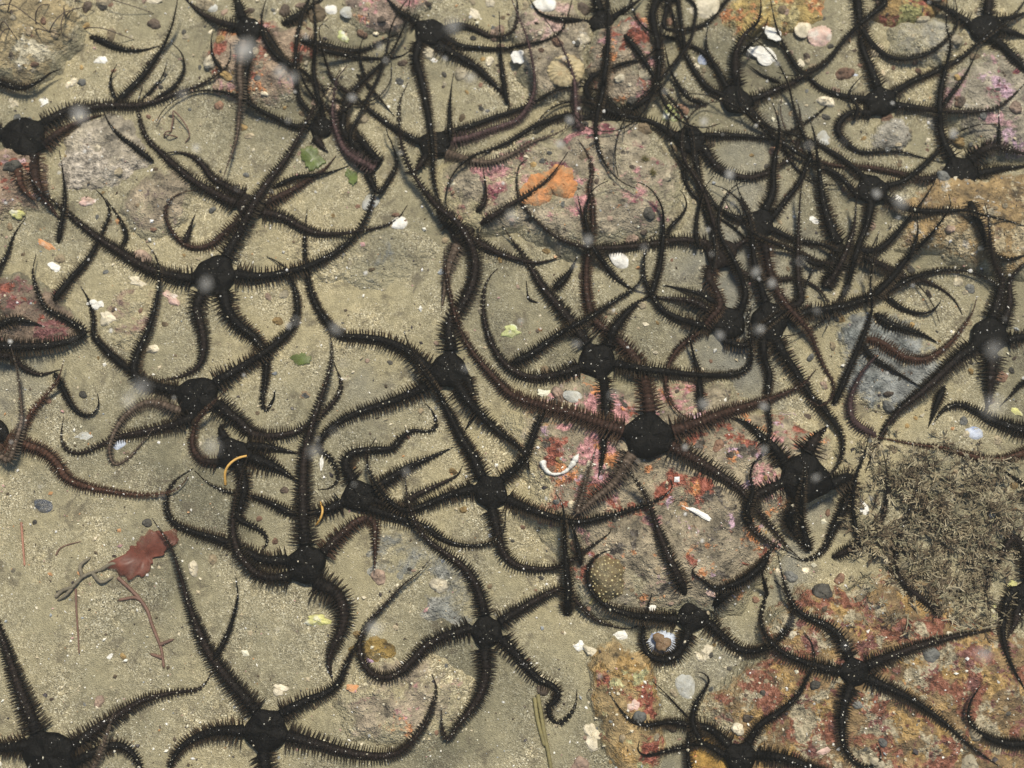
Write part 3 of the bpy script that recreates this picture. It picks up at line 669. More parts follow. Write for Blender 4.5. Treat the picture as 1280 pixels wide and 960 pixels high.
# arms whose disc lies hidden under others: (label, width, tint, path from buried end to tip, options)
LOOSE = [
("thin black arm standing up beside the spotted sea squirt crust",14,'k',"709,770 710,735 708,710 706,680 705,650 703,632 695,616",{'y':3,'l':15}),
("thin dark arm curved beside the spotted sea squirt, tip hidden below",9,'k',"726,707 724,690 717,662 712,648",{'y':3}),
("thin black arm tip standing on the tall domed black disc",14,'k',"1012,690 1006,670 1001,650 1002,620 1006,595 1005,578 1000,570",{'y':4,'l':20}),
("small hooked black tip left of the tall domed disc",9,'k',"940,652 934,638 941,615 938,594 943,578 952,574",{'y':3,'l':12}),
("black arm with curled tip on the pink patch below rust",12,'k',"960,698 945,714 924,728 896,735 881,727 868,718 866,712 870,708",{'y':1}),
("short thin tips rising left of the rust coloured rock",8,'k',"960,745 955,728 951,708",{'l':12}),
("hooked black tip ending beside the translucent white shell",10,'k',"878,930 866,905 870,880 881,862 886,850 880,842 873,840",{'y':3,'l':10}),
("brown arm arching over the left side of the bushy seaweed",11,'d',"1040,697 1060,688 1078,675 1095,658 1106,638 1110,605 1107,580 1104,566",{'y':3,'l':15}),
("long thin black arm right of the tall domed disc by white shell",8,'k',"1074,677 1067,645 1066,620 1070,595 1080,570 1086,545",{'y':3,'l':10}),
("dark brown arm snaking through the bushy seaweed",11,'d',"1178,768 1155,750 1135,735 1122,715 1120,690 1128,660 1140,630 1147,605",{'y':2,'l':15}),
("thin tip curling in the seaweed above the rust coloured rock",7,'d',"1140,725 1146,710 1156,700 1165,697",{'l':12}),
("reddish arm sweeping up to a tip left of the right edge disc",13,'r',"1082,424 1098,427 1115,437 1135,448 1160,448 1186,430 1205,407 1216,389 1221,371",{'y':2,'l':12}),
("black speckled arm lying above the reddish sweeping arm",14,'k',"1093,392 1112,405 1150,417 1175,430",{'y':1}),
("thin black arm curved under the orange flake",10,'k',"1093,362 1110,372 1125,384 1145,391 1162,390 1173,381 1176,375",{'y':1}),
("black arm leaning diagonally up to a hooked tip on the ochre rock",12,'k',"1090,372 1115,347 1134,323 1160,297 1179,273 1188,257 1186,243",{'y':3,'l':30}),
("thin arm standing beside the diagonal arm near the ochre rock",8,'k',"1136,322 1142,310 1147,291 1147,268",{'y':3,'l':20}),
("long thin black arm crossing the right-hand tangle from bottom to top",10,'k',"1040,507 1047,495 1059,467 1075,430 1086,402 1090,383 1088,355 1091,330 1097,297",{'y':5,'l':30}),
("pinkish brown folded arm on the grey slab at right",12,'p',"1095,545 1075,533 1064,520 1063,500 1070,480 1080,462 1100,440",{'y':3,'l':10}),
("black pointed tip hanging below the right-hand arms",12,'k',"1180,483 1171,505 1160,535",{'y':3}),
("thin black arm across the grey slab at right",10,'k',"1078,428 1088,445 1110,459 1135,474 1152,484",{'y':1}),
("stubby black arm end on the pink crust beside the pinkish folded arm",12,'k',"1022,500 1035,518 1046,535 1052,543",{'y':1}),
("thin black tip lying on the bushy seaweed at the right edge",8,'k',"1290,610 1272,600 1258,590 1252,584",{}),
("thin dark arm slanting over the lilac stone at upper right",8,'k',"1178,133 1195,110 1210,88 1223,60",{'y':3,'l':15}),
("short upright dark tip on the lilac stone",8,'k',"1249,182 1249,160 1248,138",{'y':3,'l':15}),
("very thin arm slanting across the white shells to the top edge",8,'k',"1003,95 985,66 971,36 962,-6",{'y':3,'l':30}),
("thin tip curling over the left side of the white shells",7,'k',"925,68 940,54 953,42 960,22",{'y':3,'l':15}),
("thin arm running along the lower edge of the white shells",8,'k',"976,104 955,95 935,81",{}),
("thin upright arm bent left of the thick upward arm near the top",8,'k',"893,82 884,64 883,45 886,30",{'y':3,'l':15}),
("thin dark arm above the greenish white shell",9,'k',"884,132 860,122 846,103 836,82 831,56",{'y':2,'l':12}),
("thin hair-like tip standing right of the sponge covered rock",8,'k',"873,310 870,290 873,262 882,234 895,217",{'y':3,'l':20}),
("thin short tip left of the upright arms at right",7,'k',"940,270 927,248 918,222",{'y':2,'l':15}),
("short dark tip by the pale pebble at upper right",7,'k',"1068,150 1072,135 1062,115 1080,92",{'y':3,'l':15}),
("black arm crossing diagonally above the middle star",14,'k',"638,456 668,440 702,416 740,395 767,377 790,362 803,345 806,325",{'y':3}),
("black arm slanting past the lower edge of the thick white shell",12,'k',"740,308 752,325 768,345 788,360 808,367",{'y':2}),
("thin black arm rising in a hook right of the thick white shell",10,'k',"812,372 820,350 826,325 829,292 828,262 818,242 806,231 793,227",{'y':4,'l':20}),
("thin curled tip beside the hooked arm under the rock",7,'k',"832,298 838,284 850,271 858,258 855,244 850,238",{'y':2,'l':10}),
("thin brown tip right of the orange sponge",7,'b',"738,302 729,275 722,243",{'y':3,'l':10}),
("thin black loop tip right of the orange sponge",8,'k',"741,300 733,280 732,262 738,242 748,232 760,226",{'y':4,'l':15}),
("short black arm piece under the long left-trailing arm",13,'k',"690,364 702,352 712,340 721,322",{}),
("thin black arm standing over the greenish patch in the middle right",11,'k',"877,515 875,490 873,465 866,440 861,415",{'y':2,'l':10}),
("thin short tip left of the diagonal comb arm in the middle",5,'k',"674,379 661,373 658,352",{}),
("raised thin arm crossing over the long speckled arm to the top edge",13,'k',"145,130 160,114 176,98 191,78 205,56 215,32 220,10 223,-8",{'y':3,'l':35}),
("thin crescent arm above the long speckled arm at upper left",9,'k',"193,124 212,113 223,102 230,85 227,67 213,52",{'y':3,'l':15}),
("short thin tip beside the peach coloured chip",7,'k',"175,128 192,110 203,95 209,78",{'y':3,'l':12}),
("thin curved tip right of the square white shell at upper left",7,'k',"146,126 139,110 139,95 146,80",{'y':3,'l':12}),
("thin comb arm above the square white shell at upper left",11,'k',"112,46 125,50 142,58 162,63 182,62 200,57",{}),
("black comb arm along the mottled stone in the top left corner",12,'k',"-10,98 10,107 30,110 48,102 62,92 76,86",{}),
("upright thin arm over the dark red patch at left",10,'k',"73,305 76,282 81,252 79,219 74,188",{'y':3,'l':20}),
("thin short tip at the end of the long speckled arm",6,'k',"279,90 267,72 264,55 266,38",{'y':3,'l':12}),
("thin dark arm bordering the smooth pale stone",9,'k',"192,202 170,185 150,170 137,155 130,140",{}),
("thin arc arm rising to the top edge beside the pale floating blob",10,'k',"372,86 352,75 339,62 330,45 327,22 334,-6",{'y':2,'l':15}),
("thick black arm entering from the top edge over the red crust",16,'k',"352,32 380,15 410,-8",{}),
("black comb arm lying below the yellow-green shell at the top",13,'k',"372,50 400,55 428,62 455,62 480,50 502,40",{}),
("thin dark arm under the comb arm below the yellow-green shell",10,'k',"398,62 437,70 470,73 500,70 514,62",{}),
("thin straight arm lying in the gap left of the thick downward arm",7,'k',"445,92 460,107 476,125 493,145",{'y':1}),
("thin upright tip left of the top centre star",6,'k',"457,98 451,78 450,60 456,42",{'y':4,'l':15}),
("thin upright arm left of the white shell near the top",9,'k',"634,130 630,105 626,70 624,15",{'y':3,'l':25}),
("thin upright tip over the sand right of the thick downward arm",9,'k',"563,177 562,140 564,112 567,92",{'y':4,'l':25}),
("thin dark arm lying right of the green weed",10,'k',"340,235 370,222 400,218 420,213 436,207",{}),
("comb arm sloping between the orange flake and the white pebble at left",12,'k',"66,377 88,349 106,329 118,311 128,290 137,266 130,248 121,238",{'y':1}),
("thin curved tip above the long left arm",8,'k',"150,313 158,295 152,278 142,262 132,248",{}),
("thin black arm left of the white pebble at left",11,'k',"170,468 150,453 132,437 117,418 117,398 111,376 101,358",{'y':1}),
("thin hooked arm on sand above the glossy blue shell",9,'k',"68,466 80,488 92,510 105,519 116,517 123,506 122,492",{'l':5}),
("small dark tip inside the ring-shaped arm at left",11,'d',"230,306 236,290 240,278 244,268",{'l':12}),
("thin black arm curving up alone right of the red seaweed",8,'k',"266,826 280,802 290,777 297,745 295,722",{'y':3,'l':10}),
("thin tip rising from sand beside the big black arm",6,'k',"334,512 342,498 344,488",{'l':6}),
]

# ---------------------------------------------------------------- building the brittle stars
TINT = {'k': ((.0045, .0037, .0032), (.066, .0470, .0290)), 'd': ((.012, .0082, .0066), (.050, .039, .025)),
        'b': ((.026, .0140, .0100), (.085, .054, .033)), 'r': ((.042, .0205, .0135), (.095, .060, .036)),
        'p': ((.048, .029, .028), (.085, .060, .052)), 'g': ((.062, .045, .033), (.125, .100, .072))}
def spline(P, step):
    """Catmull-Rom through P, resampled at about step"""
    P = np.asarray(P, float)
    Q = np.concatenate([[2 * P[0] - P[1]], P, [2 * P[-1] - P[-2]]])
    out = []
    for a, b, c, d_ in zip(Q[:-3], Q[1:-2], Q[2:-1], Q[3:]):
        n_ = max(4, int(np.linalg.norm(c - b) / step * 2))
        t = np.linspace(0, 1, n_, endpoint=False)[:, None]
        out.append(.5 * (2 * b + (c - a) * t + (2 * a - 5 * b + 4 * c - d_) * t ** 2 + (3 * b - a - 3 * c + d_) * t ** 3))
    out.append(P[-1:])
    C = np.concatenate(out)
    L = np.concatenate([[0], np.cumsum(np.linalg.norm(np.diff(C, axis=0), axis=1))])
    n_ = max(6, int(round(L[-1] / step)))
    u = np.linspace(0, L[-1], n_)
    return np.stack([np.interp(u, L, C[:, k]) for k in range(C.shape[1])], 1)
def gsmooth(z, n_):
    if n_ < 1: return z
    k = np.exp(-.5 * (np.arange(-2 * n_, 2 * n_ + 1) / n_) ** 2); k /= k.sum()
    return np.convolve(np.pad(z, 2 * n_, 'edge'), k, 'valid')
def parse(s):
    return np.array([tuple(map(float, t.split(','))) for t in s.split()])
def arm_line(px_pts, wpx, lift, start=None):
    """centre line of an arm: pixels -> rests on whatever is already there. returns P (n,3), radius, arc length (px)"""
    pp = parse(px_pts)
    c = spline(pp, 1.6)
    n_ = len(c)
    u = np.linspace(0, 1, n_)
    scl = SC(c[:, 0], c[:, 1])
    Lpx = np.sum(np.linalg.norm(np.diff(c, axis=0), axis=1))
    prof = (1 - u) ** (.95 if Lpx > 150 or lift > 12 else .68) * .94 + .06 * (1 - u) ** .3
    if start is None: prof *= np.clip(.35 + np.arange(n_) * 1.6 / 14, 0, 1)
    prof *= 1 - .06 * np.cos(u * 9)
    if start is not None: prof *= 1 + .36 * np.exp(-np.arange(n_) * 1.6 / 16)
    r = np.maximum(wpx / 2 * prof, .55) * scl
    h = np.zeros(n_)
    for _ in range(3):
        p = G(c[:, 0], c[:, 1], h)
        T_ = np.gradient(p[:, :2], axis=0); T_ /= np.linalg.norm(T_, axis=1)[:, None] + 1e-12
        B_ = np.stack([-T_[:, 1], T_[:, 0]], 1)
        hm = np.max([hq(p[:, 0] + k * r * B_[:, 0], p[:, 1] + k * r * B_[:, 1]) for k in (-.7, 0, .7)], axis=0)
        z = hm + .8 * r
        k = 5
        zz = np.max([np.roll(np.pad(z, k, 'edge'), s_)[k:-k] for s_ in range(-k, k + 1)], axis=0)
        z = np.maximum(gsmooth(zz, 7), z - .25 * r)
        t = np.clip((u - .45) / .55, 0, 1); t = t * t * (3 - 2 * t)
        z = z + lift * S * t
        if start is not None:
            s_ = np.clip(np.arange(n_) * 1.6 / 26, 0, 1); s_ = s_ * s_ * (3 - 2 * s_)
            z = start * (1 - s_) + z * s_
        else:
            z = z - 1.1 * r[len(r) // 3] * np.exp(-np.arange(n_) * 1.6 / 7)
        h = z
    p = G(c[:, 0], c[:, 1], h)
    return p, r, Lpx
def frames(p):
    T_ = np.gradient(p, axis=0); T_ /= np.linalg.norm(T_, axis=1)[:, None] + 1e-12
    up = np.array([0, 0, 1.0])
    B_ = np.cross(up, T_); B_ /= np.linalg.norm(B_, axis=1)[:, None] + 1e-9
    # keep the sideways direction from flipping where the arm stands steep
    for i in range(1, len(B_)):
        if B_[i] @ B_[i - 1] < -.2: B_[i] = B_[i - 1]
    N_ = np.cross(T_, B_)
    return T_, B_, N_
def tube(p, r, nseg=8, seg_px=2.0, flat=.86):
    T_, B_, N_ = frames(p)
    n_ = len(p)
    bead = 1 + .07 * np.where(np.arange(n_) % 3 == 0, -1, .5)
    a = np.arange(nseg) * 2 * np.pi / nseg
    rr = (r * bead)[:, None, None]
    V = p[:, None] + rr * (np.cos(a)[None, :, None] * B_[:, None] + flat * np.sin(a)[None, :, None] * N_[:, None])
    I = np.arange(n_ * nseg).reshape(n_, nseg); J = np.roll(I, -1, 1)
    q = np.stack([I[:-1], J[:-1], J[1:], I[1:]], -1).reshape(-1, 4)
    V = np.concatenate([V.reshape(-1, 3), (p[-1] + T_[-1] * r[-1] * 2)[None]])
    t = np.stack([I[-1], J[-1], np.full(nseg, n_ * nseg)], -1)
    return V, q, t, I[0]
def spines(p, r, wpx, Lpx, tint, skip=1):
    """rows of blunt spines on both sides of an arm, one mesh"""
    T_, B_, N_ = frames(p)
    n_ = len(p)
    s = 0.0; st_ = []
    i = float(skip)
    while i < n_ - 3:
        st_.append(i)
        w_ = r[int(i)] * 2 / S
        i += max(1.7, (1.6 + w_ * .215)) / 1.6
    if not st_: return None
    st_ = np.array(st_)
    I0 = st_.astype(int)
    rows = []
    jit = {sd: (rng.normal(0, .06, len(st_)), rng.uniform(.86, 1.06, len(st_))) for sd in (-1, 1)}
    for side in (-1, 1):
        for e, ln, sh in ((34, .80, .0), (6, 1.04, .0), (-24, .95, .0)):
            ii = np.clip((st_ + sh * 2).astype(int), 0, n_ - 2)
            m_ = len(ii)
            el = R(e) + rng.normal(0, .04, m_)
            lean = .17 + jit[side][0] + rng.normal(0, .02, m_)
            d_ = (np.cos(el) * side)[:, None] * B_[ii] + np.sin(el)[:, None] * N_[ii] + lean[:, None] * T_[ii]
            d_ /= np.linalg.norm(d_, axis=1)[:, None]
            wl = 2 * r[ii]
            L = (.17 * wpx * S + .80 * wl) * ln * jit[side][1] * rng.uniform(.93, 1.06, m_)
            L *= np.clip((n_ - ii) / 25, .25, 1)
            rb = np.clip(0.068 * wpx * S * (.35 + .65 * wl / (wpx * S)), .2 * S, 1.15 * S)
            b0 = p[ii] + (np.cos(el) * side * .8)[:, None] * r[ii][:, None] * B_[ii] + (np.sin(el) * .72)[:, None] * r[ii][:, None] * N_[ii]
            rows.append((b0, d_, L, rb, e))
    parts_V, Q, Tt, tn = [], [], [], []
    base = 0
    ang = np.arange(3) * 2 * np.pi / 3
    for b0, d_, L, rb, e in rows:
        m_ = len(L)
        x = np.cross(d_, np.array([.13, .27, .95])); x /= np.linalg.norm(x, axis=1)[:, None] + 1e-9
        y = np.cross(d_, x)
        ring = np.cos(ang)[None, :, None] * x[:, None] + np.sin(ang)[None, :, None] * y[:, None]
        A = b0[:, None] + 1.35 * rb[:, None, None] * ring
        Bm = (b0 + d_ * (L * .72)[:, None])[:, None] + (rb * .72)[:, None, None] * ring
        Tp = (b0 + d_ * L[:, None])[:, None]
        V = np.concatenate([A, Bm, Tp], 1)
        parts_V.append(V.reshape(-1, 3))
        o_ = base + np.arange(m_)[:, None] * 7
        for k in range(3):
            k2 = (k + 1) % 3
            Q.append(np.concatenate([o_ + k, o_ + k2, o_ + 3 + k2, o_ + 3 + k], 1))
            Tt.append(np.concatenate([o_ + 3 + k, o_ + 3 + k2, o_ + 6], 1))
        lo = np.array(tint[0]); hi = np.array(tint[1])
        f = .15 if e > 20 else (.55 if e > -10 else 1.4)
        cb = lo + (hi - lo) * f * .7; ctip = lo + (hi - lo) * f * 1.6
        one = np.concatenate([np.tile(cb, (3, 1)), np.tile((cb + ctip) / 2, (3, 1)), ctip[None]])
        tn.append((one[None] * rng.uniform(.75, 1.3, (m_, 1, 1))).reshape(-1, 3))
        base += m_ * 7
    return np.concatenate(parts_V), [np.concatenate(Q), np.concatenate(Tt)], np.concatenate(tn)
NS = 30
def disc_mesh(c, r, zb, thick, holes, seed):
    """domed five-lobed disc; holes = slots where an arm joins. returns V, polys, ring index lists per hole"""
    th = np.arange(NS) * 2 * np.pi / NS
    lob = 1 + .03 * np.sin(3 * th + seed) + .025 * np.sin(7 * th + 2 * seed)
    for h in holes:
        dd = np.abs((np.arange(NS) - h - 1 + NS / 2) % NS - NS / 2)
        lob = lob + .17 * np.exp(-(dd / 1.9) ** 2)
    lob = lob - .07
    rings = [(.30, .97), (.58, .98), (.82, .86), (1.0, .66), (1.03, .40), (.98, .16), (.6, 0.0)]
    V = [[c[0], c[1], zb + thick * .985]]
    for k, (rho, hz) in enumerate(rings):
        x = c[0] + r * rho * lob * np.cos(th); y = c[1] + r * rho * lob * np.sin(th)
        nz = thick * (.09 * np.sin(5 * th + .4 * k + seed) + .05 * np.sin(11 * th + 5 * k) + .05 * np.sin(17 * th + 9 * k + seed)) if k < 3 else 0 * th
        V += np.stack([x, y, zb + thick * hz + nz], 1).tolist()
    V.append([c[0], c[1], zb])
    V = np.array(V)
    ix = lambda k, j: 1 + k * NS + j % NS
    drop = set(); loops = []
    for h in holes:
        drop |= {(3, h % NS), (3, (h + 1) % NS), (4, h % NS), (4, (h + 1) % NS)}
        loops.append([ix(4, h + 2), ix(3, h + 2), ix(3, h + 1), ix(3, h), ix(4, h), ix(5, h), ix(5, h + 1), ix(5, h + 2)])
    q = [(ix(k, j), ix(k + 1, j), ix(k + 1, j + 1), ix(k, j + 1)) for k in range(6) for j in range(NS) if (k, j) not in drop]
    t = [(0, ix(0, j), ix(0, j + 1)) for j in range(NS)] + [(len(V) - 1, ix(6, j + 1), ix(6, j)) for j in range(NS)]
    return V, np.array(q), np.array(t), loops
FLECK = []       # places for silt flecks: (point, normal-ish offset)
discs = []
for k, (lab, cx, cy, rp, tn, arms) in enumerate(STARS):
    sc = float(SC(cx, cy))
    r = rp * sc * .75
    g = gpt(cx, cy)
    q = np.array([hq(np.array(g[0] + r * .7 * math.cos(a)), np.array(g[1] + r * .7 * math.sin(a)), GROUND) for a in np.arange(0, 6.28, .5)])
    zb = float(np.median(q)) + .0002
    thick = r * .50
    c = G(cx, cy, zb + thick * .6)
    discs.append((c, r, zb, thick, sc))
    n_ = 60
    a = rng.uniform(0, 6.28, n_); u = np.sqrt(rng.uniform(0, .8, n_)) * r
    stamp(c[0] + u * np.cos(a), c[1] + u * np.sin(a), np.full(n_, zb + thick * .5), np.full(n_, r * .38))
def grow_on(pts, seed):
    """an arm seen only in part in the crowded quarter runs on under and over its neighbours in a curl to a thin tip"""
    P = parse(pts)
    L_ = np.sum(np.linalg.norm(np.diff(P, axis=0), axis=1))
    e = P[-1]
    crowded = (e[1] < 190 and e[0] > 230) or (e[0] > 850 and e[1] < 500)
    if L_ > 125 or not crowded or not (0 < e[0] < 1280 and 0 < e[1] < 960): return pts
    r_ = random.Random(seed)
    d_ = P[-1] - P[-2]; a = math.atan2(d_[1], d_[0])
    k = r_.choice((-1, 1)) * r_.uniform(.10, .22)
    out = [tuple(t) for t in P]
    x, y = e
    step = r_.uniform(15, 19)
    for i in range(r_.randint(7, 10)):
        a += k * (1 + .12 * i) if i > 2 else -k * .5
        x += step * math.cos(a); y += step * math.sin(a)
        out.append((x, y))
    return ' '.join('%.1f,%.1f' % t for t in out)
jobs = []
for k, s_ in enumerate(STARS):
    c, r, zb, thick, sc = discs[k]
    used = []
    for j, (w_, pts, op) in enumerate(s_[5]):
        long_ = grow_on(pts, k * 10 + j)
        if long_ != pts: op = dict(op, l=max(op.get('l', 0), 8), grown=1); pts = long_
        p0 = parse(pts)[0]
        g0 = G(p0[0], p0[1], zb + thick * .4)
        ang = math.atan2(g0[1] - c[1], g0[0] - c[0])
        best = None
        want = ang / (2 * math.pi) * NS - 1
        for dlt in sorted(range(-12, 13), key=abs):
            h = int(round(want + dlt)) % NS
            if all(min((h - u_) % NS, (u_ - h) % NS) >= 3 for u_ in used):
                best = h; break
        used.append(best)
        jobs.append([op.get('y', 1), k, j, w_ * ((.80 if parse(pts)[0][0] < 850 else .74) if parse(pts)[0][1] > 330 else .66) * (.82 if op.get('grown') else 1), pts, op, best])
for j, (lab, w_, tn, pts, op) in enumerate(LOOSE):
    jobs.append([op.get('y', 1), -1, j, w_ * (.78 if parse(pts)[0][1] > 330 else .70), pts, op, None])
jobs.sort(key=lambda t: t[0])
built = {}
for lay, k, j, w_, pts, op, slot in jobs:
    if 't' not in op and rng.random() < .33: op['t'] = 'd'
    start = None
    if k >= 0:
        c, r, zb, thick, sc = discs[k]
        start = zb + thick * .4
        a = (slot + 1) / NS * 2 * math.pi
        # leave the disc radially before following the path
        q = c + np.array([math.cos(a), math.sin(a), 0]) * r * 1.10; q[2] = start
        rel = q - CAM
        yy = rel[1] * ct + rel[2] * st; zz = -(-rel[1] * st + rel[2] * ct)
        e = (640 + F * rel[0] / zz, 480 - F * yy / zz)
        P0 = parse(pts)
        keep = [tuple(e)]
        cpx = np.array(STARS[k][1:3], float)
        for m_, t in enumerate(P0):
            if m_ < 2 and np.linalg.norm(t - cpx) < STARS[k][3] * 1.2: continue
            keep.append(tuple(t))
        pts = ' '.join('%.2f,%.2f' % t for t in keep)
    p, rr, L = arm_line(pts, w_, op.get('l', 0), start)
    sk = p[::2]
    stamp(p[:, 0], p[:, 1], p[:, 2], rr * 1.0)
    built[(k, j)] = (p, rr, L, w_)
    m_ = rng.random(len(p)) < (.45 if w_ > 10 else .22)
    for i in np.nonzero(m_)[0]:
        FLECK.append((p[i], rr[i]))
for k, (lab, cx, cy, rp, tn, arms) in enumerate(STARS):
    c, r, zb, thick, sc = discs[k]
    root = empty('brittle_star', (c[0], c[1], zb))
    tag(root, lab, 'brittle star', 'brittle stars carpeting the sea bed')
    holes = [[t for t in jobs if t[1] == k and t[2] == j][0][6] for j in range(len(arms))]
    V, q, t, loops = disc_mesh(c, r, zb, thick, holes, k * 1.7)
    Vs, Q, T_ = [V], [q], [t]
    tn_ = [np.tile(TINT['k' if tn != 'd' else 'd'][0], (len(V), 1))]
    n0 = len(V)
    sp = []
    for j, (w_, pts, op) in enumerate(arms):
        p, rr, L, _ = built[(k, j)]
        av, aq, at, first = tube(p, rr)
        Q.append(aq + n0); T_.append(at + n0)
        lp = np.array(loops[j]); f = first + n0
        Q.append(np.stack([lp, np.roll(lp, -1), np.roll(f, -1), f], -1))
        Vs.append(av)
        tt = TINT[op.get('t', tn)]
        uu = np.append(np.repeat(np.linspace(0, 1, len(p)), 8), 1.0)[:, None]
        k0 = np.array(TINT[tn][0]) if op.get('t', tn) in 'kdb' else np.array(tt[0])
        cc = k0 + (np.array(tt[0]) - k0) * np.clip(uu * 3, 0, 1)
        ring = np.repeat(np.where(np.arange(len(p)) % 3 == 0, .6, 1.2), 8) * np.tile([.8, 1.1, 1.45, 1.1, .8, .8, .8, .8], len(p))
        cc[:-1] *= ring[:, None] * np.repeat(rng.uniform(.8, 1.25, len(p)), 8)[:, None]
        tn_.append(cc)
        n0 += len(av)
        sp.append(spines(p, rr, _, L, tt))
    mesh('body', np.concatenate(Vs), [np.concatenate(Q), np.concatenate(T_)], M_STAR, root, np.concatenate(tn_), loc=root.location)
    for s_ in sp:
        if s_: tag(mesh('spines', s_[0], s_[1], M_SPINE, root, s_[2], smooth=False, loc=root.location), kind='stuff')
    for _ in range(int(rp * 1.1)):
        a, u = rng.uniform(0, 6.28), math.sqrt(rng.uniform(0, .75)) * r
        FLECK.append((np.array([c[0] + u * math.cos(a), c[1] + u * math.sin(a), zb + thick * (.98 - .35 * (u / r) ** 3)]), 0.0))
for j, (lab, w_, tn, pts, op) in enumerate(LOOSE):
    p, rr, L, _ = built[(-1, j)]
    root = empty('brittle_star', p[0] - np.array([0, 0, rr[0] * .8]))
    tag(root, 'brittle star with ' + lab, 'brittle star', 'brittle stars mostly hidden under others')
    V, q, t, first = tube(p, rr)
    cap = np.array([[first[0], first[7], first[6], first[5]], [first[0], first[5], first[4], first[3]], [first[0], first[3], first[2], first[1]]])
    mesh('body', V, [np.concatenate([q, cap]), t], M_STAR, root, np.tile(TINT[tn][0], (len(V), 1)), loc=root.location)
    s_ = spines(p, rr, _, L, TINT[tn], 1)
    if s_: tag(mesh('spines', s_[0], s_[1], M_SPINE, root, s_[2], smooth=False, loc=root.location), kind='stuff')

# ---------------------------------------------------------------- shells, weeds and small things
def place(px, py, up=0.0):
    p = gpt(px, py)
    return np.array([p[0], p[1], p[2] + up])
def warp_plate(nr, nt_, rf, zf):
    """round plate closed above and below: rf(th) outline, zf(rho, th) -> (top, bottom)"""
    th = np.arange(nt_) * 2 * np.pi / nt_
    rho = np.linspace(1 / nr, 1, nr)
    x = rho[:, None] * (rf(th) * np.cos(th))[None]; y = rho[:, None] * (rf(th) * np.sin(th))[None]
    zt, zb = zf(rho[:, None], th[None])
    z0 = zf(np.zeros((1, 1)), np.zeros((1, 1)))
    V = np.concatenate([np.stack([x, y, zt + 0 * x], -1).reshape(-1, 3), np.stack([x, y, zb + 0 * x], -1).reshape(-1, 3),
                        [[0, 0, float(np.mean(z0[0]))], [0, 0, float(np.mean(z0[1]))]]])
    n_ = nr * nt_
    I = np.arange(n_).reshape(nr, nt_); J = np.roll(I, -1, 1)
    q = [np.stack([I[:-1], I[1:], J[1:], J[:-1]], -1).reshape(-1, 4), np.stack([I[:-1], J[:-1], J[1:], I[1:]], -1).reshape(-1, 4) + n_,
         np.stack([I[-1], I[-1] + n_, J[-1] + n_, J[-1]], -1)]
    t = [np.stack([np.full(nt_, 2 * n_), I[0], J[0]], -1), np.stack([np.full(nt_, 2 * n_ + 1), J[0] + n_, I[0] + n_], -1)]
    return V, q + t
